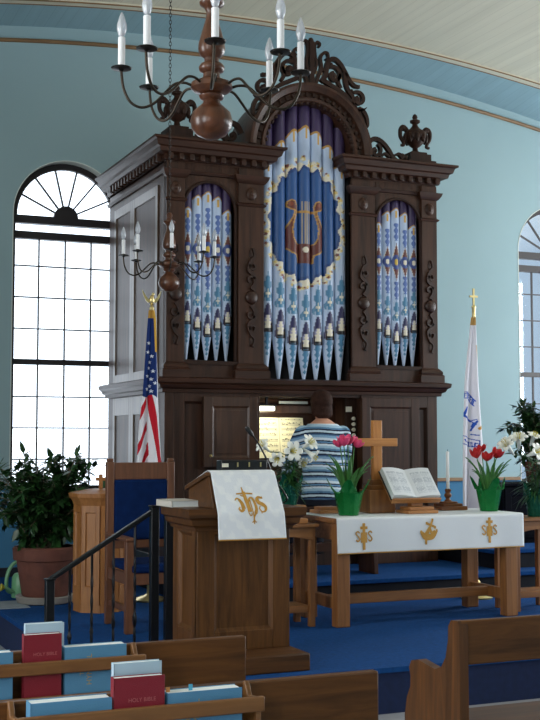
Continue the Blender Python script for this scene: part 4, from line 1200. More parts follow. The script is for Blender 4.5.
def bush(name, label, loc, pot_r, pot_h, env, nb, per, seed, pot_m, rim=True, leafL=0.085, saucer=True):
    rg = random.Random(seed)
    t = thing(name, label, 'plant', loc)
    z0 = 0.06 if saucer else 0.0
    p = MB().lathe([(pot_r*0.70,z0),(pot_r*0.72,z0+0.01),(pot_r*0.90,z0+pot_h*0.72),(pot_r*0.92,z0+pot_h*0.73),(pot_r*1.0,z0+pot_h*0.74),(pot_r*1.02,z0+pot_h*0.97),(pot_r*0.98,z0+pot_h),(pot_r*0.88,z0+pot_h),(pot_r*0.85,z0+pot_h*0.9)], (0,0,0), 32)
    obj('pot', p, pot_m, t, smooth=40)
    if saucer: obj('saucer', MB().lathe([(pot_r*0.74,0),(pot_r*0.86,0.01),(pot_r*0.92,0.06),(pot_r*0.88,0.066),(pot_r*0.82,0.058),(pot_r*0.7,0.056)], (0,0,0), 32), SAUCER, t)
    obj('soil', MB().lathe([(pot_r*0.86,z0+pot_h*0.86),(pot_r*0.84,z0+pot_h*0.90),(0,z0+pot_h*0.92)], (0,0,0), 24), SOIL, t)
    st = MB(); lf = MB(); zb = z0+pot_h*0.9
    (ex, ey, ez), (rx, ry, rz) = env
    for i in range(nb):
        a = rg.uniform(0, 2*PI); q = math.sqrt(rg.uniform(0.02, 1)); hh = rg.uniform(-0.92, 1.0)
        k = math.sqrt(max(0.05, 1-hh*hh*0.8)) * (1 if hh > -0.2 else 0.9+0.5*(hh+0.2))
        tip = Vector((ex+rx*q*k*math.cos(a), ey+ry*q*k*math.sin(a), ez+rz*hh))
        base = Vector((rg.uniform(-0.35,0.35)*pot_r, rg.uniform(-0.35,0.35)*pot_r, zb))
        mid = base.lerp(tip, 0.5)+Vector((0, 0, 0.08+0.1*rg.random()))
        P = crom([base, base.lerp(mid, 0.5)+Vector((0,0,0.03)), mid, tip], 5)
        m = len(P); st.tube(P, [0.008-0.0055*j/m for j in range(m)], 5)
        for j in range(per):
            u = 0.42+0.58*(j+rg.random())/per
            idx = min(m-2, int(u*(m-1))); b = P[idx].lerp(P[idx+1], u*(m-1)-idx)
            ax = (P[idx+1]-P[idx]).normalized()
            d = ax*rg.uniform(0.0,0.7) + Vector((rg.uniform(-1,1), rg.uniform(-1,1), rg.uniform(-0.75,0.45)))
            L = leafL*rg.uniform(0.75, 1.25)
            leaf(lf, b, d, Vector((rg.uniform(-0.4,0.4), rg.uniform(-0.4,0.4), 1)), L, L*0.42, rg.uniform(0.05,0.3))
    obj('stems', st, BARK, t); obj('foliage', lf, LEAF, t, smooth=60, fix=False)
    return t
bush('ficus', 'big bushy green ficus in a wide terracotta pot under the tall window', (2.28, 9.92, PF), 0.262, 0.40, ((0.0,0.0,0.81),(0.60,0.46,0.42)), 165, 34, 5, TERRA, leafL=0.098)
bush('potted_fig', 'leafy potted plant standing on the dark cabinet under the far window', (7.22, 10.02, 1.316), 0.12, 0.20, ((-0.02,-0.02,0.46),(0.47,0.34,0.33)), 80, 26, 8, TERRA, leafL=0.09, saucer=False)
mt = tag(obj('floor_mat', MB().box(-0.14, 0.10, -0.22, 0.22, 0, 0.008), MATG, bevel=0.003), 'small grey mat on the carpet edge beside the big terracotta pot', 'mat'); mt.location = (2.0, 9.86, PF)
wc = thing('watering_can', 'pale green watering can with yellow spout behind the terracotta pot', 'watering can', (2.13, 10.33, PF))
obj('body', MB().lathe([(0.07,0),(0.075,0.01),(0.07,0.17),(0.05,0.20),(0.035,0.205)], (0.03,0,0), 20), GREENP, wc)
obj('handle', MB().tube(crom([(0.0,0,0.02+0.02),(-0.075,0,0.06),(-0.085,0,0.16),(-0.05,0,0.26),(0.02,0,0.30),(0.05,0,0.20)], 6), 0.016, 8), GREENP, wc)
sp_ = obj('spout', MB().tube(crom([(-0.03,-0.05,0.05),(-0.08,-0.07,0.08),(-0.12,-0.08,0.10)], 5), 0.012, 8), GREENP, wc)
obj('rose', MB().lathe([(0.012,0),(0.034,0.03),(0.030,0.036)], (0,0,0), 14).xf(Matrix.Translation((-0.115,-0.078,0.095)) @ Matrix.Rotation(-PI/2.2,4,'Y')), YELL, sp_)

# ---- flowers
def trumpet(mb, c, d, L, R):
    d = d.normalized(); q = d.to_track_quat('Z', 'Y').to_matrix().to_4x4()
    s = mb.mark()
    def f(u, v):
        a = 2*PI*u; pet = abs(math.cos(3*a)); pet = pet**0.6
        if v < 0.55: r = 0.10+0.22*(v/0.55); z = v/0.55*0.62
        else:
            w = (v-0.55)/0.45; r = 0.32+(0.68*w)*(0.35+0.65*pet); z = 0.62+0.38*w*(0.4+0.6*pet)-0.30*w*w*pet
        return (R*r*math.cos(a), R*r*math.sin(a), L*z)
    mb.grid(f, 36, 10, wrap=True)
    mb.xf(Matrix.Translation(c) @ q, s)
def stamens(mb, c, d, L):
    d = d.normalized(); o = d.orthogonal().normalized(); w = d.cross(o)
    for k in range(5):
        a = 2*PI*k/5; e = o*math.cos(a)+w*math.sin(a)
        mb.tube([c+d*L*0.2, c+d*L*0.6+e*0.008, c+d*L*0.88+e*0.016], 0.0018, 4); mb.ball(c+d*L*0.9+e*0.016, 0.004, 0.004, 0.006, 6, 5)
def foilpot(mb, r0, r1, h, n=36, corners=4, flare=0.35, seed=0):
    rg = random.Random(seed); ph = [rg.uniform(-1,1) for _ in range(n)]
    def f(u, v):
        i = int(u*n) % n; a = 2*PI*u
        r = r0+(r1-r0)*min(1, v/0.75) + 0.006*ph[i]*v
        z = h*min(1, v/0.75)
        if v > 0.75:
            w = (v-0.75)/0.25; c = 0.5+0.5*math.cos(corners*a+seed)
            r += w*flare*r1*(0.15+0.6*c)+0.007*ph[i]; z += w*h*0.62*(c**1.6)+0.01*ph[i]*w
        return (r*math.cos(a), r*math.sin(a), z)
    mb.grid(f, n, 12, wrap=True); mb.f.append(tuple(range(n-1,-1,-1)))
def lily(label, loc, blooms, pot, foil, hpot, seed, leaves=70, spread=0.13, hstem=0.26):
    """blooms: [(world point, direction, length, radius)]"""
    rg = random.Random(seed); loc = Vector(loc)
    t = thing('easter_lily', label, 'flowers', loc)
    p = MB(); foilpot(p, pot*0.72, pot, hpot, flare=0.32, seed=seed); o = obj('foil_wrapped_pot', p, foil, t, smooth=0, fix=False)
    o.modifiers.new('s','SOLIDIFY').thickness = 0.002
    obj('soil', MB().lathe([(pot*0.85,hpot*0.8),(0,hpot*0.83)], (0,0,0), 18), SOIL, t)
    st = MB(); lf = MB()
    top = Vector((0,0,hpot+hstem))
    stems = [(Vector((0.03*math.cos(k*2.1),0.03*math.sin(k*2.1),hpot*0.8)), Vector((0.03*math.cos(k*2.1)+0.01,0.03*math.sin(k*2.1),hpot+hstem*(1-0.1*k)))) for k in range(3)]
    for a, b in stems: st.tube([a, a.lerp(b,0.5)+Vector((0.004,0.003,0)), b], 0.005, 6)
    for i in range(leaves):
        a, b = stems[i % 3]; u = 0.08+0.9*rg.random(); c = a.lerp(b, u); an = rg.uniform(0, 2*PI)
        leaf(lf, c, Vector((math.cos(an), math.sin(an), rg.uniform(-0.15,0.55)-0.3*(1-u))), Vector((0,0,1)), spread*rg.uniform(0.7,1.15), 0.017, rg.uniform(0.15,0.5))
    for i, (w, d, L, R) in enumerate(blooms):
        c = Vector(w)-loc; d = Vector(d)
        b = stems[i % 3][1]
        st.tube([b, b.lerp(c,0.6)+Vector((0,0,0.015)), c], 0.004, 6)
        f = MB(); trumpet(f, c, d, L, R); o = obj('flower', f, LILY, t, smooth=60, fix=False); o.modifiers.new('s','SOLIDIFY').thickness = 0.0015
        s = MB(); stamens(s, c, d.normalized(), L); obj('stamens', s, YELL, o)
    obj('stems', st, LEAF3, t); obj('foliage', lf, LEAF3, t, smooth=60, fix=False)
    return t
Yl = 8.0
lily('white Easter lily with open trumpets on the stand beside the lectern', (3.62, 8.03, 1.26),
     [(at(270,452,Y=Yl), (-0.75,-0.25,0.55), 0.13, 0.062), (at(279,456,Y=Yl-0.03), (-0.5,-0.75,-0.3), 0.11, 0.06), (at(289,452,Y=Yl-0.02), (0.05,-1,0.12), 0.10, 0.078),
      (at(303,448,Y=Yl), (0.35,-0.7,0.5), 0.12, 0.07), (at(304,449,Y=Yl-0.03), (0.65,-0.5,-0.6), 0.13, 0.065), (at(297,458,Y=Yl+0.03), (0.3,-0.8,-0.5), 0.10, 0.05)], 0.085, FOILD, 0.14, 3, 190, 0.17, 0.20)
lily('white lily in dark green foil beside the red tulips, past the communion table', (5.80, 8.06, 1.12),
     [(at(514,455,Y=8.0), (-0.75,-0.3,0.62), 0.21, 0.078), (at(519,449,Y=8.05), (-0.3,-0.4,0.85), 0.16, 0.078), (at(527,456,Y=8.0), (0.35,-0.85,0.35), 0.15, 0.08), (at(535,452,Y=8.06), (0.6,-0.5,0.5), 0.16, 0.08), (at(530,446,Y=8.1), (0.1,-0.5,0.9), 0.14, 0.065), (at(537,463,Y=8.0), (0.8,-0.5,-0.1), 0.14, 0.065)],
     0.085, FOILD, 0.17, 6, 210, 0.17, 0.27)
def tulip_bloom(mb, c, d, L, R, opn):
    d = d.normalized(); q = d.to_track_quat('Z', 'Y').to_matrix().to_4x4()
    for k in range(6):
        a0 = 2*PI*k/6; rr = R*(1.0 if k % 2 else 0.92); s = mb.mark()
        def f(u, v):
            w = (u-0.5)*2; wid = 0.62*math.sin(PI*min(0.97, 0.12+0.80*v))**0.7
            a = a0+w*wid
            r = rr*(0.25+0.75*math.sin(PI*0.5*min(1, v*1.8)))*(1+opn*max(0, v-0.45))
            return (r*math.cos(a), r*math.sin(a), L*v*(1-0.10*w*w))
        mb.grid(f, 6, 8); mb.xf(Matrix.Translation(c) @ q, s)
def tulips(label, loc, blooms, m, pot, hpot, seed, nl):
    rg = random.Random(seed); loc = Vector(loc)
    t = thing('tulip_pot', label, 'flowers', loc)
    p = MB(); foilpot(p, pot*0.70, pot, hpot, flare=0.62, seed=seed); o = obj('foil_wrapped_pot', p, FOIL, t, smooth=0, fix=False); o.modifiers.new('s','SOLIDIFY').thickness = 0.002
    obj('soil', MB().lathe([(pot*0.85,hpot*0.8),(0,hpot*0.83)], (0,0,0), 18), SOIL, t)
    st = MB(); lf = MB()
    for w, d, L, R, op in blooms:
        c = Vector(w)-loc; b = Vector((c.x*0.25+rg.uniform(-.02,.02), c.y*0.25+rg.uniform(-.02,.02), hpot*0.8))
        st.tube(crom([b, b.lerp(c,0.5)+Vector((0,0,0.0)), c-Vector(d)*0.01, c+Vector(d)*0.005], 4), 0.0045, 6)
        f = MB(); tulip_bloom(f, c, Vector(d), L, R, op); o = obj('flower', f, m, t, smooth=60, fix=False); o.modifiers.new('s','SOLIDIFY').thickness = 0.0015
    for i in range(nl):
        an = 2*PI*i/nl+rg.uniform(-.3,.3); L = rg.uniform(0.22,0.36)
        b = Vector((0.035*math.cos(an), 0.035*math.sin(an), hpot*0.8)); d = Vector((math.cos(an)*0.27, math.sin(an)*0.27, 1)); s = Vector((-math.sin(an), math.cos(an), 0))
        out = Vector((math.cos(an), math.sin(an), 0)); wd_ = rg.uniform(0.03,0.045)
        def f(u, v):
            q = b+d*(L*v)+out*(0.06*v*v*v)-Vector((0,0,0.05*v**3)); w = (u-0.5)*wd_*math.sin(PI*min(0.98, 0.22+0.76*v))
            return q+s*w+out*(0.012*(abs(u-0.5)*2)**2)*-1
        lf.grid(f, 4, 10)
    obj('stems', st, LEAF2, t); o = obj('leaves', lf, LEAF2, t, smooth=60, fix=False); o.modifiers.new('s','SOLIDIFY').thickness = 0.0015
tulips('pot of pink tulips in bright green foil on the white runner', (4.085, 7.98, tz),
       [(at(344,446,Y=7.95), (-0.12,-0.2,1), 0.075, 0.042, 0.5), (at(355,447,Y=7.97), (0.55,-0.2,0.75), 0.07, 0.036, 0.35), (at(348,445,Y=8.03), (0.15,0.1,1), 0.075, 0.040, 0.5), (at(340,447,Y=8.0), (-0.4,-0.1,0.8), 0.06, 0.034, 0.5)], PINK, 0.105, 0.165, 2, 15)
tulips('pot of red tulips in green foil near the right end of the white runner', (5.335, 8.02, tz),
       [(at(477,458,Y=7.98), (-0.35,-0.2,0.9), 0.075, 0.04, 0.35), (at(486.5,461,Y=7.95), (0.05,-0.2,1), 0.07, 0.042, 0.35), (at(495,458,Y=7.98), (0.4,-0.15,0.85), 0.08, 0.042, 0.45), (at(482,452,Y=8.05), (-0.05,0.1,1), 0.06, 0.036, 0.5)], RED, 0.10, 0.165, 7, 15)

# ------------------------------------------------------------------ flags
def flag(name, label, X, Y, ztop, zbot, edges, colour, finial, base_z, folds, lean=0.0):
    t = thing(name, label, 'flag', (X, Y, base_z))
    obj('pole', MB().lathe([(0.013,0.03),(0.012,ztop-base_z)], (0,0,0), 12), OAK if name != 'flag' else OAK, t)
    b = MB().lathe([(0.13,0),(0.135,0.012),(0.11,0.03),(0.05,0.045),(0.028,0.06),(0.024,0.13),(0.03,0.135),(0.018,0.15)], (0,0,0), 24)
    obj('base', b, BRASS, t, smooth=40)
    f = MB(); finial(f, ztop-base_z); obj('finial', f, BRASS, t, smooth=40)
    nu, nv = 110, 420
    def e(py):
        for i in range(len(edges)-1):
            a, c = edges[i], edges[i+1]
            if a[0] <= py <= c[0]:
                k = (py-a[0])/(c[0]-a[0]); return a[1]+(c[1]-a[1])*k, a[2]+(c[2]-a[2])*k
        return edges[-1][1:]
    p0, p1 = edges[0][0], edges[-1][0]
    g = MB(); UV = []
    for j in range(nv+1):
        py = p0+(p1-p0)*j/nv; l, r = e(py); A = at(l, py, Y=Y-0.05); B = at(r, py, Y=Y-0.05)
        wdt = (B-A).length
        for i in range(nu+1):
            u = i/nu
            g.v.append((A.x+(B.x-A.x)*u-X, -0.05-(0.16*wdt+0.012)*math.sin(2*PI*folds*u+0.8+0.5*j/nv)*(0.45+0.55*j/nv)+0.05*abs(2*u-1)**2*0.5, A.z-base_z)); UV.append((u, py, l+(r-l)*u))
    for j in range(nv):
        for i in range(nu): g.f.append((j*(nu+1)+i, j*(nu+1)+i+1, (j+1)*(nu+1)+i+1, (j+1)*(nu+1)+i))
    o = obj('cloth', g, CLOTHP, t, smooth=80, fix=False)
    a = o.data.color_attributes.new('paint', 'FLOAT_COLOR', 'POINT'); buf = []
    for uv in UV: c = lin(colour(*uv)); buf += [c[0], c[1], c[2], 1]
    a.data.foreach_set('color', buf)
    sd = o.modifiers.new('s', 'SOLIDIFY'); sd.thickness = 0.004; sd.offset = 0
    return t
def lerp(a, b, t): return a+(b-a)*t
STARS = [(149,343),(148,352),(152,356),(150,362),(149,368),(153,371),(147.5,376),(151.5,379),(154.5,383),(150,386),(147,389),(151.5,391)]
def us(u, py, px_):
    k = max(0, (py-395)/65.0)
    if px_ > 153.5+1.0*max(0, (py-312)/40) and py < 352: return (196,150,60)
    if py < 318: return (176,132,60)
    xc = lerp(157.5, 152, 0) 
    if py < 396+1.5*math.sin(u*9) and px_ < 157.6:
        for sx_, sy_ in STARS:
            d = math.hypot((px_-sx_)*1.0, py-sy_); an = math.atan2(py-sy_, px_-sx_)
            if d < 1.75*(0.62+0.38*math.cos(5*(an+PI/2))): return (232,234,240)
        return (26,48,104)
    a0, a1 = lerp(147.2, 156, k), lerp(152.3, 163.2, k)
    if py > 393 and a0 < px_ < a1: return (186,30,46)
    if px_ >= a1 or py < 396: return (226,226,232)
    b0 = lerp(146.2, 150.0, k); 
    if px_ > b0: return (226,226,232)
    c0 = lerp(146.0, 144.0, k)
    s = (py-396 + 2.0*(b0-px_)*-1.0)/1.0
    if (s % 25) < 12.5 if px_ < c0+3 else True: 
        return (186,30,46) if ((s+4) % 25) < 12.5 else (226,226,232)
    return (226,226,232)
def eagle(mb, z):
    mb.lathe([(0.014,z),(0.016,z+0.02),(0.012,z+0.06),(0.022,z+0.075),(0.022,z+0.085),(0.01,z+0.10),(0.02,z+0.115),(0.0,z+0.13)], (0,0,0), 14)
    mb.ball((0,0,z+0.155), 0.022, 0.02, 0.04, 12, 8); mb.ball((0.008,-0.008,z+0.20), 0.013, 0.012, 0.015, 10, 6)
    for s in (-1, 1):
        mb.prism([(s*0.012,z+0.145), (s*0.045,z+0.175), (s*0.085,z+0.235), (s*0.07,z+0.18), (s*0.055,z+0.15), (s*0.03,z+0.125)], -0.005, 0.005)
flag('flag', 'American flag hanging furled on a pole with a golden eagle beside the organ', at(151.5,340,Y=9.68).x, 9.68, at(152,318,Y=9.68).z, 1.3,
     [(310,149.5,155.5),(318,148.7,157),(350,146.2,158),(395,142.8,159.5),(430,138.5,161.2),(462,136.2,163.6),(492,135.2,165)], us, eagle, PF, 1.5)
EMB = [([(75,105),(115,108),(150,135),(180,190)],4),([(75,160),(110,163),(140,185),(172,232)],4),
       ([(84,115),(84,152)],7),([(84,118),(98,120)],5),([(84,134),(96,135)],5),([(106,116),(104,156)],6),([(112,120),(124,124)],5),([(118,122),(116,160)],6),([(130,130),(126,170)],6),([(130,132),(142,140)],5),([(128,150),(138,156)],5),([(126,168),(136,174)],5),([(150,146),(146,188)],6),([(150,148),(160,160)],5),([(148,168),(158,176)],5),([(166,172),(160,206)],6),([(172,184),(166,216)],5),
       ([(105,245),(74,320)],15),([(74,318),(155,372)],15),([(155,368),(190,352)],5),([(190,370),(158,455)],10),([(150,360),(185,400)],6),([(175,385),(165,420)],12),([(160,490),(200,498)],8),
       ([(65,500),(130,522),(205,548)],4),([(62,572),(130,594),(205,606)],4),([(66,500),(62,572)],4),([(204,548),(204,606)],4),([(80,535),(88,552)],10),([(120,548),(118,580)],7),([(120,550),(140,566)],7),([(146,558),(144,588)],8),([(158,562),(168,566)],6),([(160,575),(170,578)],6),([(160,590),(170,592)],6),([(182,566),(180,596)],7),([(182,568),(198,574)],5),([(182,594),(196,598)],5)]
def chf(u, py, px_):
    cx_, cy_ = (px_-455)*9, (py-380)*9
    if seg_d(cx_, cy_, (206,436), (278,386)) < 13: return (206,150,72)
    if py < 325: return (190,150,90) 
    if 60 < cx_ < 210 and 95 < cy_ < 615:
        for P, wv in EMB:
            for i in range(len(P)-1):
                if seg_d(cx_, cy_, P[i], P[i+1]) < max(3.6, wv*0.6): return (40,84,184)
    if abs(px_-lerp(475.5, 481, (py-340)/60.0)) < 0.8 and 345 < py < 400: return (222,200,180)
    return (232,230,240)
def crossf(mb, z):
    mb.lathe([(0.014,z),(0.016,z+0.01),(0.014,z+0.09),(0.02,z+0.10),(0.018,z+0.112),(0.008,z+0.12)], (0,0,0), 14)
    mb.box(-0.008, 0.008, -0.006, 0.006, z+0.115, z+0.262); mb.box(-0.04, 0.04, -0.0065, 0.0055, z+0.185, z+0.202)
flag('flag', 'white furled flag with blue emblem on a pole topped by a gold cross', at(474,340,Y=8.75).x, 8.75, at(474,319,Y=8.75).z, 1.2,
     [(317,472.5,476.5),(326,471.2,477),(350,468.5,478.8),(380,465.0,480.5),(410,463.6,483),(445,462.2,486),(480,461.6,487),(512,461.4,487.4)], chf, crossf, PF, 1.5)

# ------------------------------------------------------------------ chandeliers
CHI = None
def make_chandelier():
    t = thing('chandelier', 'c', 'chandelier', (0,0,0))
    prof = [(0,-0.074),(0.03,-0.071),(0.06,-0.056),(0.082,-0.028),(0.087,0.0),(0.078,0.036),(0.05,0.062),(0.036,0.075),(0.034,0.086),(0.048,0.094),(0.052,0.106),(0.04,0.114),(0.07,0.122),(0.086,0.136),(0.084,0.158),(0.06,0.168),(0.036,0.182),(0.034,0.20),(0.05,0.21),(0.054,0.224),(0.046,0.238),(0.03,0.248),(0.03,0.262),(0.05,0.278),(0.056,0.30),(0.054,0.325),(0.042,0.37),(0.026,0.425),(0.022,0.455),(0.032,0.475),(0.05,0.487),(0.052,0.497),(0.03,0.51),(0.022,0.53),(0.026,0.55),(0.014,0.57),(0,0.575)]
    obj('turned_column', MB().lathe(prof, (0,0,0), 28), CNDW, t, smooth=50)
    ring = MB()
    for k in range(14):
        a = 2*PI*k/14
    obj('hook', MB().tube([(0.012*math.cos(a), 0, 0.588+0.014*math.sin(a)) for a in [2*PI*i/12 for i in range(13)]], 0.003, 6), CUPM, t)
    arm_pts = [(0.075,0.142),(0.11,0.155),(0.15,0.150),(0.19,0.115),(0.235,0.072),(0.285,0.055),(0.33,0.075),(0.357,0.125),(0.366,0.175),(0.368,0.206)]
    for k in range(8):
        A = Matrix.Rotation(k*PI/4, 4, 'Z')
        P = [A @ p for p in crom([(r, 0.012*math.sin(r*16), z) for r, z in arm_pts], 5)]
        arm = obj('arm', MB().tube(P, 0.0058, 8), ARMM, t, smooth=60)
        c = A @ Vector((0.368, 0, 0))
        obj('drip_cup', MB().lathe([(0.006,0.200),(0.012,0.206),(0.040,0.209),(0.043,0.214),(0.040,0.216),(0.016,0.214),(0.016,0.224),(0.012,0.224)], (c.x,c.y,0), 20), CUPM, arm)
        obj('candle_sleeve', MB().lathe([(0.0145,0.216),(0.0145,0.340),(0.008,0.343)], (c.x,c.y,0), 16), CANDLE, arm)
        b = MB().lathe([(0.008,0.342),(0.013,0.350),(0.0205,0.374),(0.0195,0.395),(0.012,0.422),(0.004,0.444),(0,0.447)], (c.x,c.y,0), 16)
        bo = obj('bulb', b, BULB, arm, smooth=60)
        obj('filament', MB().lathe([(0.005,0.344),(0.004,0.376),(0.0,0.395)], (c.x,c.y,0), 8), BULBG, arm)
    return t
def chain(z0, z1, parent):
    m = MB(); n = int((z1-z0)/0.030)
    for i in range(n):
        z = z0+(z1-z0)*(i+0.5)/n; s = m.mark()
        P = [(0.0095*math.cos(a), 0, 0.020*math.sin(a)) for a in [2*PI*k/10 for k in range(11)]]
        m.tube(P, 0.0026, 5, cap=False); m.xf(Matrix.Translation((0,0,z)) @ Matrix.Rotation(PI/2*(i % 2), 4, 'Z'), s)
    obj('chain', m, CUPM, parent)
    obj('ceiling_hook', MB().lathe([(0.0,z1-0.02),(0.03,z1-0.015),(0.045,z1+0.01)], (0,0,0), 16), CUPM, parent)
c1 = at(211.5, 121.5, Y=4.56); c2 = at(169, 282.5, Y=9.22)
ch1 = make_chandelier(); ch1.location = c1; ch1.rotation_euler = (0,0,math.atan2(-c1.y, -c1.x)+math.radians(2))
ch2 = copy_tree(ch1); ch2.location = c2; ch2.rotation_euler = (0,0,math.atan2(-c2.y, -c2.x)+math.radians(3))
for t, lab in ((ch1, 'large-looking chandelier nearest the viewer, turned wood with white candle bulbs before the organ top'), (ch2, 'chandelier hanging on a long thin chain in front of the organ corner, above the flag')):
    t['label'] = lab; t['group'] = 'candle chandeliers'
    chain(0.592, vault(t.location.x, t.location.y)-t.location.z-0.012, t)

# ------------------------------------------------------------------ the organist
pb = thing('person', 'person seated at the organ, back turned, brown hair, blue and white striped top', 'person', (4.615, 9.46, 1.248))
def ellip(mb, rows, n=28):
    mb.v_start = len(mb.v); st = len(mb.v)
    for z, cx0, cy0, rx, ry in rows:
        for k in range(n):
            a = 2*PI*k/n; mb.v.append((cx0+rx*math.cos(a), cy0+ry*math.sin(a), z))
    m = len(rows)
    for i in range(m-1):
        for k in range(n): mb.f.append((st+i*n+k, st+i*n+(k+1)%n, st+(i+1)*n+(k+1)%n, st+(i+1)*n+k))
    mb.f.append(tuple(st+k for k in range(n-1,-1,-1))); mb.f.append(tuple(st+(m-1)*n+k for k in range(n)))
TZ = 1.085
TORSO = [(-0.06,0,0.02,0.185,0.13),(0.0,0,0.0,0.205,0.145),(0.08,0,0.0,0.20,0.13),(0.18,0,0.02,0.185,0.115),(0.28,0,0.025,0.19,0.115),(0.38,0,0.03,0.20,0.12),(0.46,0,0.035,0.20,0.115),(0.53,0,0.04,0.18,0.095),(0.575,0,0.045,0.12,0.075),(0.61,0,0.05,0.065,0.062)]
TORSO = [(z*TZ if z > 0 else z,a,b,c,d) for z,a,b,c,d in TORSO]
ARM = [((s*0.19,0.04,0.55), (s*0.24,0.09,0.43), (s*0.265,0.18,0.25), (s*0.225,0.32,0.155), (s*0.165,0.47,0.105), (s*0.155,0.52,0.10)) for s in (-1, 1)]
body = MB(); ellip(body, TORSO)
ellip(body, [(0.58,0,0.05,0.058,0.058),(0.62,0,0.058,0.052,0.055),(0.68,0,0.065,0.052,0.056),(0.72,0,0.07,0.056,0.06)])
H0 = Vector((0.0, 0.085, 0.79))
body.ball(H0+Vector((0,-0.01,0.025)), 0.077, 0.095, 0.092, 20, 14); body.ball(H0+Vector((0,0.02,-0.04)), 0.062, 0.07, 0.072, 18, 12)
body.ball(H0+Vector((0,0.097,-0.015)), 0.012, 0.018, 0.022, 10, 8); body.tube([H0+Vector((0,0.088,0.02)), H0+Vector((0,0.105,-0.022))], [0.008,0.012], 8)
body.ball(H0+Vector((0,0.082,-0.06)), 0.022, 0.012, 0.007, 10, 6); body.ball(H0+Vector((0,0.075,-0.095)), 0.025, 0.02, 0.02, 10, 6)
for s in (-1, 1):
    body.ball(H0+Vector((s*0.078,0.0,-0.01)), 0.009, 0.02, 0.032, 10, 8)
    body.ball(H0+Vector((s*0.03,0.082,0.028)), 0.022, 0.012, 0.009, 10, 6)
for s, A in zip((-1, 1), ARM):
    P = crom([Vector(p) for p in A], 5); m = len(P)
    body.tube(P, [0.056-0.028*i/m for i in range(m)], 14)
    w = Vector(A[-1]); palm = w+Vector((0,0.055,-0.006))
    s0 = body.mark(); body.ball((0,0,0), 0.038, 0.05, 0.016, 14, 10); body.xf(Matrix.Translation(palm), s0)
    body.tube([w-Vector((0,0.03,0)), w+Vector((0,0.03,-0.003))], [0.027,0.026], 12)
    for f_, (dx, L) in enumerate(((-0.028,0.062),(-0.0095,0.075),(0.0095,0.078),(0.028,0.066))):
        k = palm+Vector((dx*-s if s < 0 else dx, 0.035, 0.002)); dv = dx*0.25
        body.tube([k, k+Vector((dv*0.5,0.4*L,0.008)), k+Vector((dv*0.8,0.75*L,-0.004)), k+Vector((dv,0.98*L,-0.028))], [0.0095,0.009,0.0085,0.0075], 10)
    k = palm+Vector((-s*0.03,-0.015,-0.002)); body.tube([k, k+Vector((-s*0.022,0.025,-0.004)), k+Vector((-s*0.03,0.055,-0.018))], [0.012,0.010,0.008], 10)
    hip = Vector((s*0.095,0.02,-0.02)); kn = Vector((s*0.13,0.43,-0.04)); an = Vector((s*0.12,0.40,-0.46))
    body.tube([hip, hip.lerp(kn,0.5), kn], [0.092,0.078,0.06], 16); body.ball(kn, 0.06); body.tube([kn, kn.lerp(an,0.35)-Vector((0,0.02,0)), an], [0.058,0.056,0.036], 14)
    body.tube([an+Vector((0,-0.05,-0.05)), an+Vector((0,0.06,-0.05)), an+Vector((0,0.16,-0.06))], [0.034,0.038,0.026], 12, flat=0.8); body.tube([an, an+Vector((0,0,-0.05))], [0.036,0.036], 12)
bo = obj('body', fuse(body, 0.0075, 4), SKIN, pb, smooth=80)
swt = MB(); ellip(swt, [(z,x,y,rx+0.016,ry+0.016) for z,x,y,rx,ry in TORSO[1:9]])
swt.v = [(a,b,c if c > 0.01 else c-0.03) for a,b,c in swt.v]
for A in ARM:
    P = crom([Vector(p) for p in A[:5]], 5); m = len(P); swt.tube(P, [0.072-0.030*i/m for i in range(m)], 16)
    swt.ball(Vector(A[0])+Vector((0,0,-0.008)), 0.072, 0.07, 0.068)
so = obj('striped_top', fuse(swt, 0.008, 8), KNIT, pb, smooth=80)
SEQ = [((28,36,56),0.013),((92,128,160),0.016),((160,190,210),0.022),((212,224,232),0.016),((28,36,56),0.008),((104,142,176),0.012),((28,36,56),0.010),((206,218,228),0.022),((128,164,194),0.022),((70,96,128),0.012),((28,36,56),0.012),((190,208,220),0.018)]
PER = sum(w for _, w in SEQ)
def stripe(co):
    ax = max(0, abs(co.x)-0.20); z = (co.z+0.25*ax+0.006*math.sin(co.x*14)+2.0) % PER
    for c, w in SEQ:
        if z < w: return c
        z -= w
    return SEQ[0][0]
bm_ = bmesh.new(); bm_.from_mesh(so.data); bmesh.ops.subdivide_edges(bm_, edges=bm_.edges, cuts=1, use_grid_fill=True); bm_.to_mesh(so.data); bm_.free()
so.data.polygons.foreach_set('use_smooth', [True]*len(so.data.polygons)); paint(so.data, stripe)
hair = MB(); hair.ball(H0+Vector((0,-0.02,0.035)), 0.097, 0.108, 0.10, 22, 14); hair.ball(H0+Vector((0,-0.045,-0.035)), 0.088, 0.068, 0.10, 18, 12)
for s in (-1, 1): hair.ball(H0+Vector((s*0.066,-0.012,-0.015)), 0.026, 0.05, 0.066, 14, 10)
rg = random.Random(4)
for i in range(26):
    a = rg.uniform(PI*0.95, PI*2.05); q = Vector((0.08*math.cos(a), 0.062*math.sin(a)-0.025, -0.08)); 
    hair.tube([H0+q+Vector((0,0,0.05)), H0+q*1.06, H0+q*0.96+Vector((0,0,-0.035+0.012*rg.random()))], [0.016,0.014,0.005], 8)
obj('hair', fuse(hair, 0.007, 3), HAIR, pb, smooth=80)
tr_ = MB(); ellip(tr_, [(-0.085,0,0.02,0.19,0.14),(-0.02,0,0.005,0.215,0.155),(0.03,0,0.0,0.212,0.148),(0.05,0,0.0,0.19,0.13)])
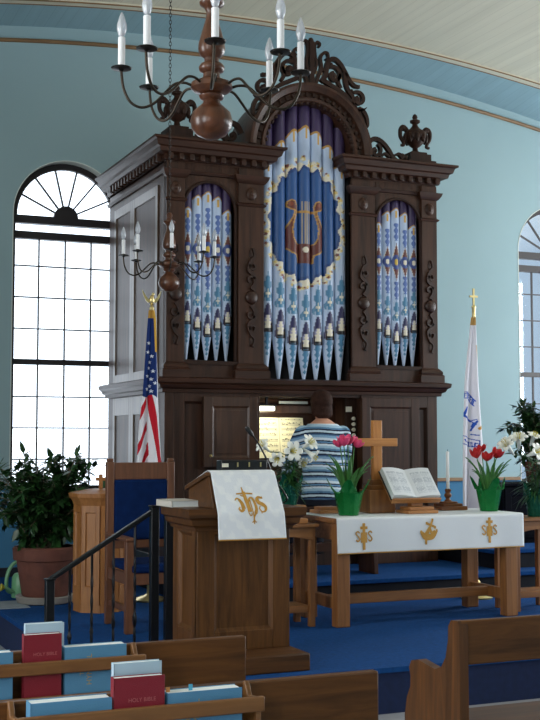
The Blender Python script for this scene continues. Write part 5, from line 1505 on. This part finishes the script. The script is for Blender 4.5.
for s in (-1, 1):
    hip = Vector((s*0.095,0.02,-0.02)); kn = Vector((s*0.13,0.43,-0.04)); an = Vector((s*0.12,0.40,-0.44))
    tr_.tube([hip, hip.lerp(kn,0.5), kn], [0.104,0.090,0.074], 16); tr_.ball(kn, 0.074); tr_.tube([kn, kn.lerp(an,0.4), an], [0.072,0.068,0.056], 14)
obj('trousers', fuse(tr_, 0.01, 5), TROUS, pb, smooth=80)
for s in (-1, 1): obj('eye', MB().ball(H0+Vector((s*0.03,0.083,0.012)), 0.010, 0.008, 0.007, 10, 8), IVORY, pb)
for s in (-1, 1):
    an = Vector((s*0.12,0.40,-0.46)); m_ = MB(); m_.tube([an+Vector((0,-0.07,-0.052)), an+Vector((0,0.02,-0.048)), an+Vector((0,0.10,-0.055)), an+Vector((0,0.185,-0.064))], [0.034,0.046,0.046,0.026], 12, flat=0.75)
    obj('shoe', m_, BLACK, pb, smooth=60)
# ------------------------------------------------------------------ pews
PT = 0.998
def at_x(P, X): return [(at(a, b, X=X).y, at(a, b, X=X).z) for a, b in P]
def pew(label, x0, x1, Y, loc_group=None, ends=(True, True)):
    t = thing('pew', label, 'pew', ((x0+x1)/2, Y, NF), 0, 'oak pews'); cx0 = (x0+x1)/2
    h = PT-NF; a, b = x0-cx0, x1-cx0
    obj('back_board', MB().box(a+(0.012 if ends[0] else 0), b-(0.012 if ends[1] else 0), -0.018, 0.018, h-0.178, h), PEW, t, bevel=0.006)
    obj('lower_back_board', MB().box(a+0.03, b-0.03, -0.012, 0.012, 0.16, 0.36), PEW, t, bevel=0.005)
    obj('seat', MB().box(a+0.03, b-0.03, 0.0, 0.40, 0.385, 0.415), PEW, t, bevel=0.006)
    prof = [(-0.022,0),(-0.022,h-0.02),(-0.012,h),(0.04,h-0.003),(0.062,h-0.03),(0.066,h-0.09),(0.085,h-0.16),(0.12,h-0.205),(0.17,h-0.222),(0.24,h-0.214),(0.31,h-0.205),(0.365,h-0.218),(0.385,h-0.25),(0.372,h-0.285),(0.375,h-0.33),(0.405,h-0.38),(0.425,h-0.46),(0.42,0.30),(0.43,0.0)]
    for s, e in zip((a, b-0.042), ends):
        if e: obj('end_panel', MB().prism([(y, z) for y, z in prof], s, s+0.042, 'x'), PEWZ, t, smooth=30)
    return t
def rack(t, x0, x1):
    """book rack on the rear of a pew back, in the pew's own coordinates"""
    cx0 = t.location.x; a, b = x0-cx0, x1-cx0; h = PT-NF
    r = obj('book_rack', MB().box(a, b, -0.13, -0.019, h-0.172, h-0.160), RACK, t, bevel=0.003)
    obj('top_lath', MB().box(a-0.005, b+0.005, -0.145, -0.130, h-0.062, h-0.018), RACK, r, bevel=0.004)
    obj('bottom_lath', MB().box(a-0.005, b+0.005, -0.145, -0.130, h-0.185, h-0.135), RACK, r, bevel=0.004)
    for x in (a, b-0.016):
        obj('bracket', MB().prism([(-0.019,h-0.185), (-0.019,h+0.005), (-0.035,h+0.008), (-0.06,h-0.03), (-0.128,h-0.022), (-0.128,h-0.185)], x, x+0.016, 'x'), RACK, r, bevel=0.003)
pa = pew('front pew back on the left, book rack holding a maroon Bible and blue hymnals', -1.4, 1.735, 4.25, ends=(True, False))
rack(pa, 0.42, 1.30)
pbw = pew('nearest pew on the left, its rack holding a maroon Bible between two blue hymnals', -1.6, 1.862, 3.45, ends=(True, False))
rack(pbw, 0.685, 1.41)
pc = pew('pew across the aisle with curved scroll end panel in the lower right corner', 2.66, 6.2, 4.245)

def text(body, size, M, m, parent, name='lettering'):
    cu = bpy.data.curves.new('t', 'FONT'); cu.body = body; cu.size = size; cu.align_x = 'CENTER'; cu.align_y = 'CENTER'; cu.extrude = 0.0002
    o = bpy.data.objects.new('t', cu); C.objects.link(o)
    dg = bpy.context.evaluated_depsgraph_get(); dg.update()
    me = bpy.data.meshes.new_from_object(o.evaluated_get(dg)); bpy.data.objects.remove(o)
    me.transform(M); o = obj(name, me, m, parent, smooth=0); return o
SHELF = PT-0.160+0.0005
def upright(name, label, cat, x0, x1, ztop, y0, y1, cover, group=None, lean=0.0, dz=0.0):
    w = x1-x0; hgt = ztop-SHELF-dz; d = y1-y0
    t = thing(name, label, cat, ((x0+x1)/2, (y0+y1)/2, SHELF+dz), 0, group)
    cv = MB().box(-w/2, w/2, -d/2, -d/2+0.003, 0, hgt).box(-w/2, w/2, d/2-0.003, d/2, 0, hgt).box(-w/2, -w/2+0.003, -d/2, d/2, 0, hgt)
    obj('cover', cv, cover, t, bevel=0.001)
    obj('page_block', MB().box(-w/2+0.0035, w/2-0.004, -d/2+0.0035, d/2-0.0035, 0.004, hgt-0.002), PAGES, t)
    return t, w, hgt, d
RX = Matrix.Rotation(PI/2, 4, 'X')
GOLDT = plain('gold_lettering', (188,158,84), 0.4, 0.3); FAINT = plain('faded_lettering', (176,96,96), 0.5)
def bible(label, x0, x1, zt, y0, y1):
    t, w, h, d = upright('bible', label, 'book', x0, x1, zt, y0, y1, BIBLE, 'maroon Bibles in the pew racks')
    text('HOLY BIBLE', 0.0155, Matrix.Translation((0.008, -d/2-0.0004, h*0.71)) @ RX, FAINT, t)
def hymnal(label, x0, x1, zt, y0, y1, marks=False, title=True):
    t, w, h, d = upright('hymnal', label, 'book', x0, x1, zt, y0, y1, HYMN, 'blue hymnals in the pew racks')
    if title:
        for i, s in enumerate(('THE', 'HYMNAL')):
            text(s, 0.026 if i else 0.020, Matrix.Translation((-w/2+0.062+0.026*i, -d/2-0.0004, h*0.56)) @ RX @ Matrix.Rotation(PI/2, 4, 'Z'), GOLDT, t, 'title')
    if marks:
        obj('bookmark', MB().box(-w/2+0.004, -w/2+0.016, -0.001, 0.0, h-0.05, h+0.012), plain('orange_paper', (226,150,86), 0.7), t)
        obj('bookmark', MB().box(-w/2+0.072, -w/2+0.084, -0.004, -0.003, h-0.05, h+0.016), plain('blue_paper', (84,170,200), 0.7), t)
ya0, ya1 = 4.25-0.125, 4.25-0.06
hymnal('blue hymnal cut off by the edge in the farther rack, left of the maroon Bible', 0.62, 0.842, 1.017, ya0, ya0+0.056, title=False)
bible('maroon Bible standing in the farther rack beside a blue hymnal', 0.878, 1.008, 1.07, ya0, ya0+0.034)
t, w, h, d = upright('book', 'pale blue book standing behind the maroon Bible in the farther rack', 'book', 0.892, 1.026, 1.100, ya0+0.042, ya0+0.072, PALEB)
hymnal('blue hymnal in the farther rack, right of the maroon Bible', 1.018, 1.238, 1.02, ya0, ya0+0.056)
yb0 = 3.45-0.125
hymnal('blue hymnal in the nearer rack, left of the maroon Bible', 0.728, 0.957, 1.012, yb0, yb0+0.058, title=False)
bible('maroon Bible standing in the nearer rack between two blue hymnals', 0.962, 1.112, 1.062, yb0, yb0+0.034)
t, w, h, d = upright('book', 'pale blue book standing behind the maroon Bible in the nearer rack', 'book', 0.975, 1.118, 1.094, yb0+0.046, yb0+0.074, PALEB)
hymnal('blue hymnal with paper markers in the nearer rack, right of the maroon Bible', 1.121, 1.35, 1.008, yb0, yb0+0.058, marks=True)
# ------------------------------------------------------------------ drop everything so that the nave floor is at height zero
for o in bpy.context.scene.objects:
    if o.parent is None: o.location.z -= NF
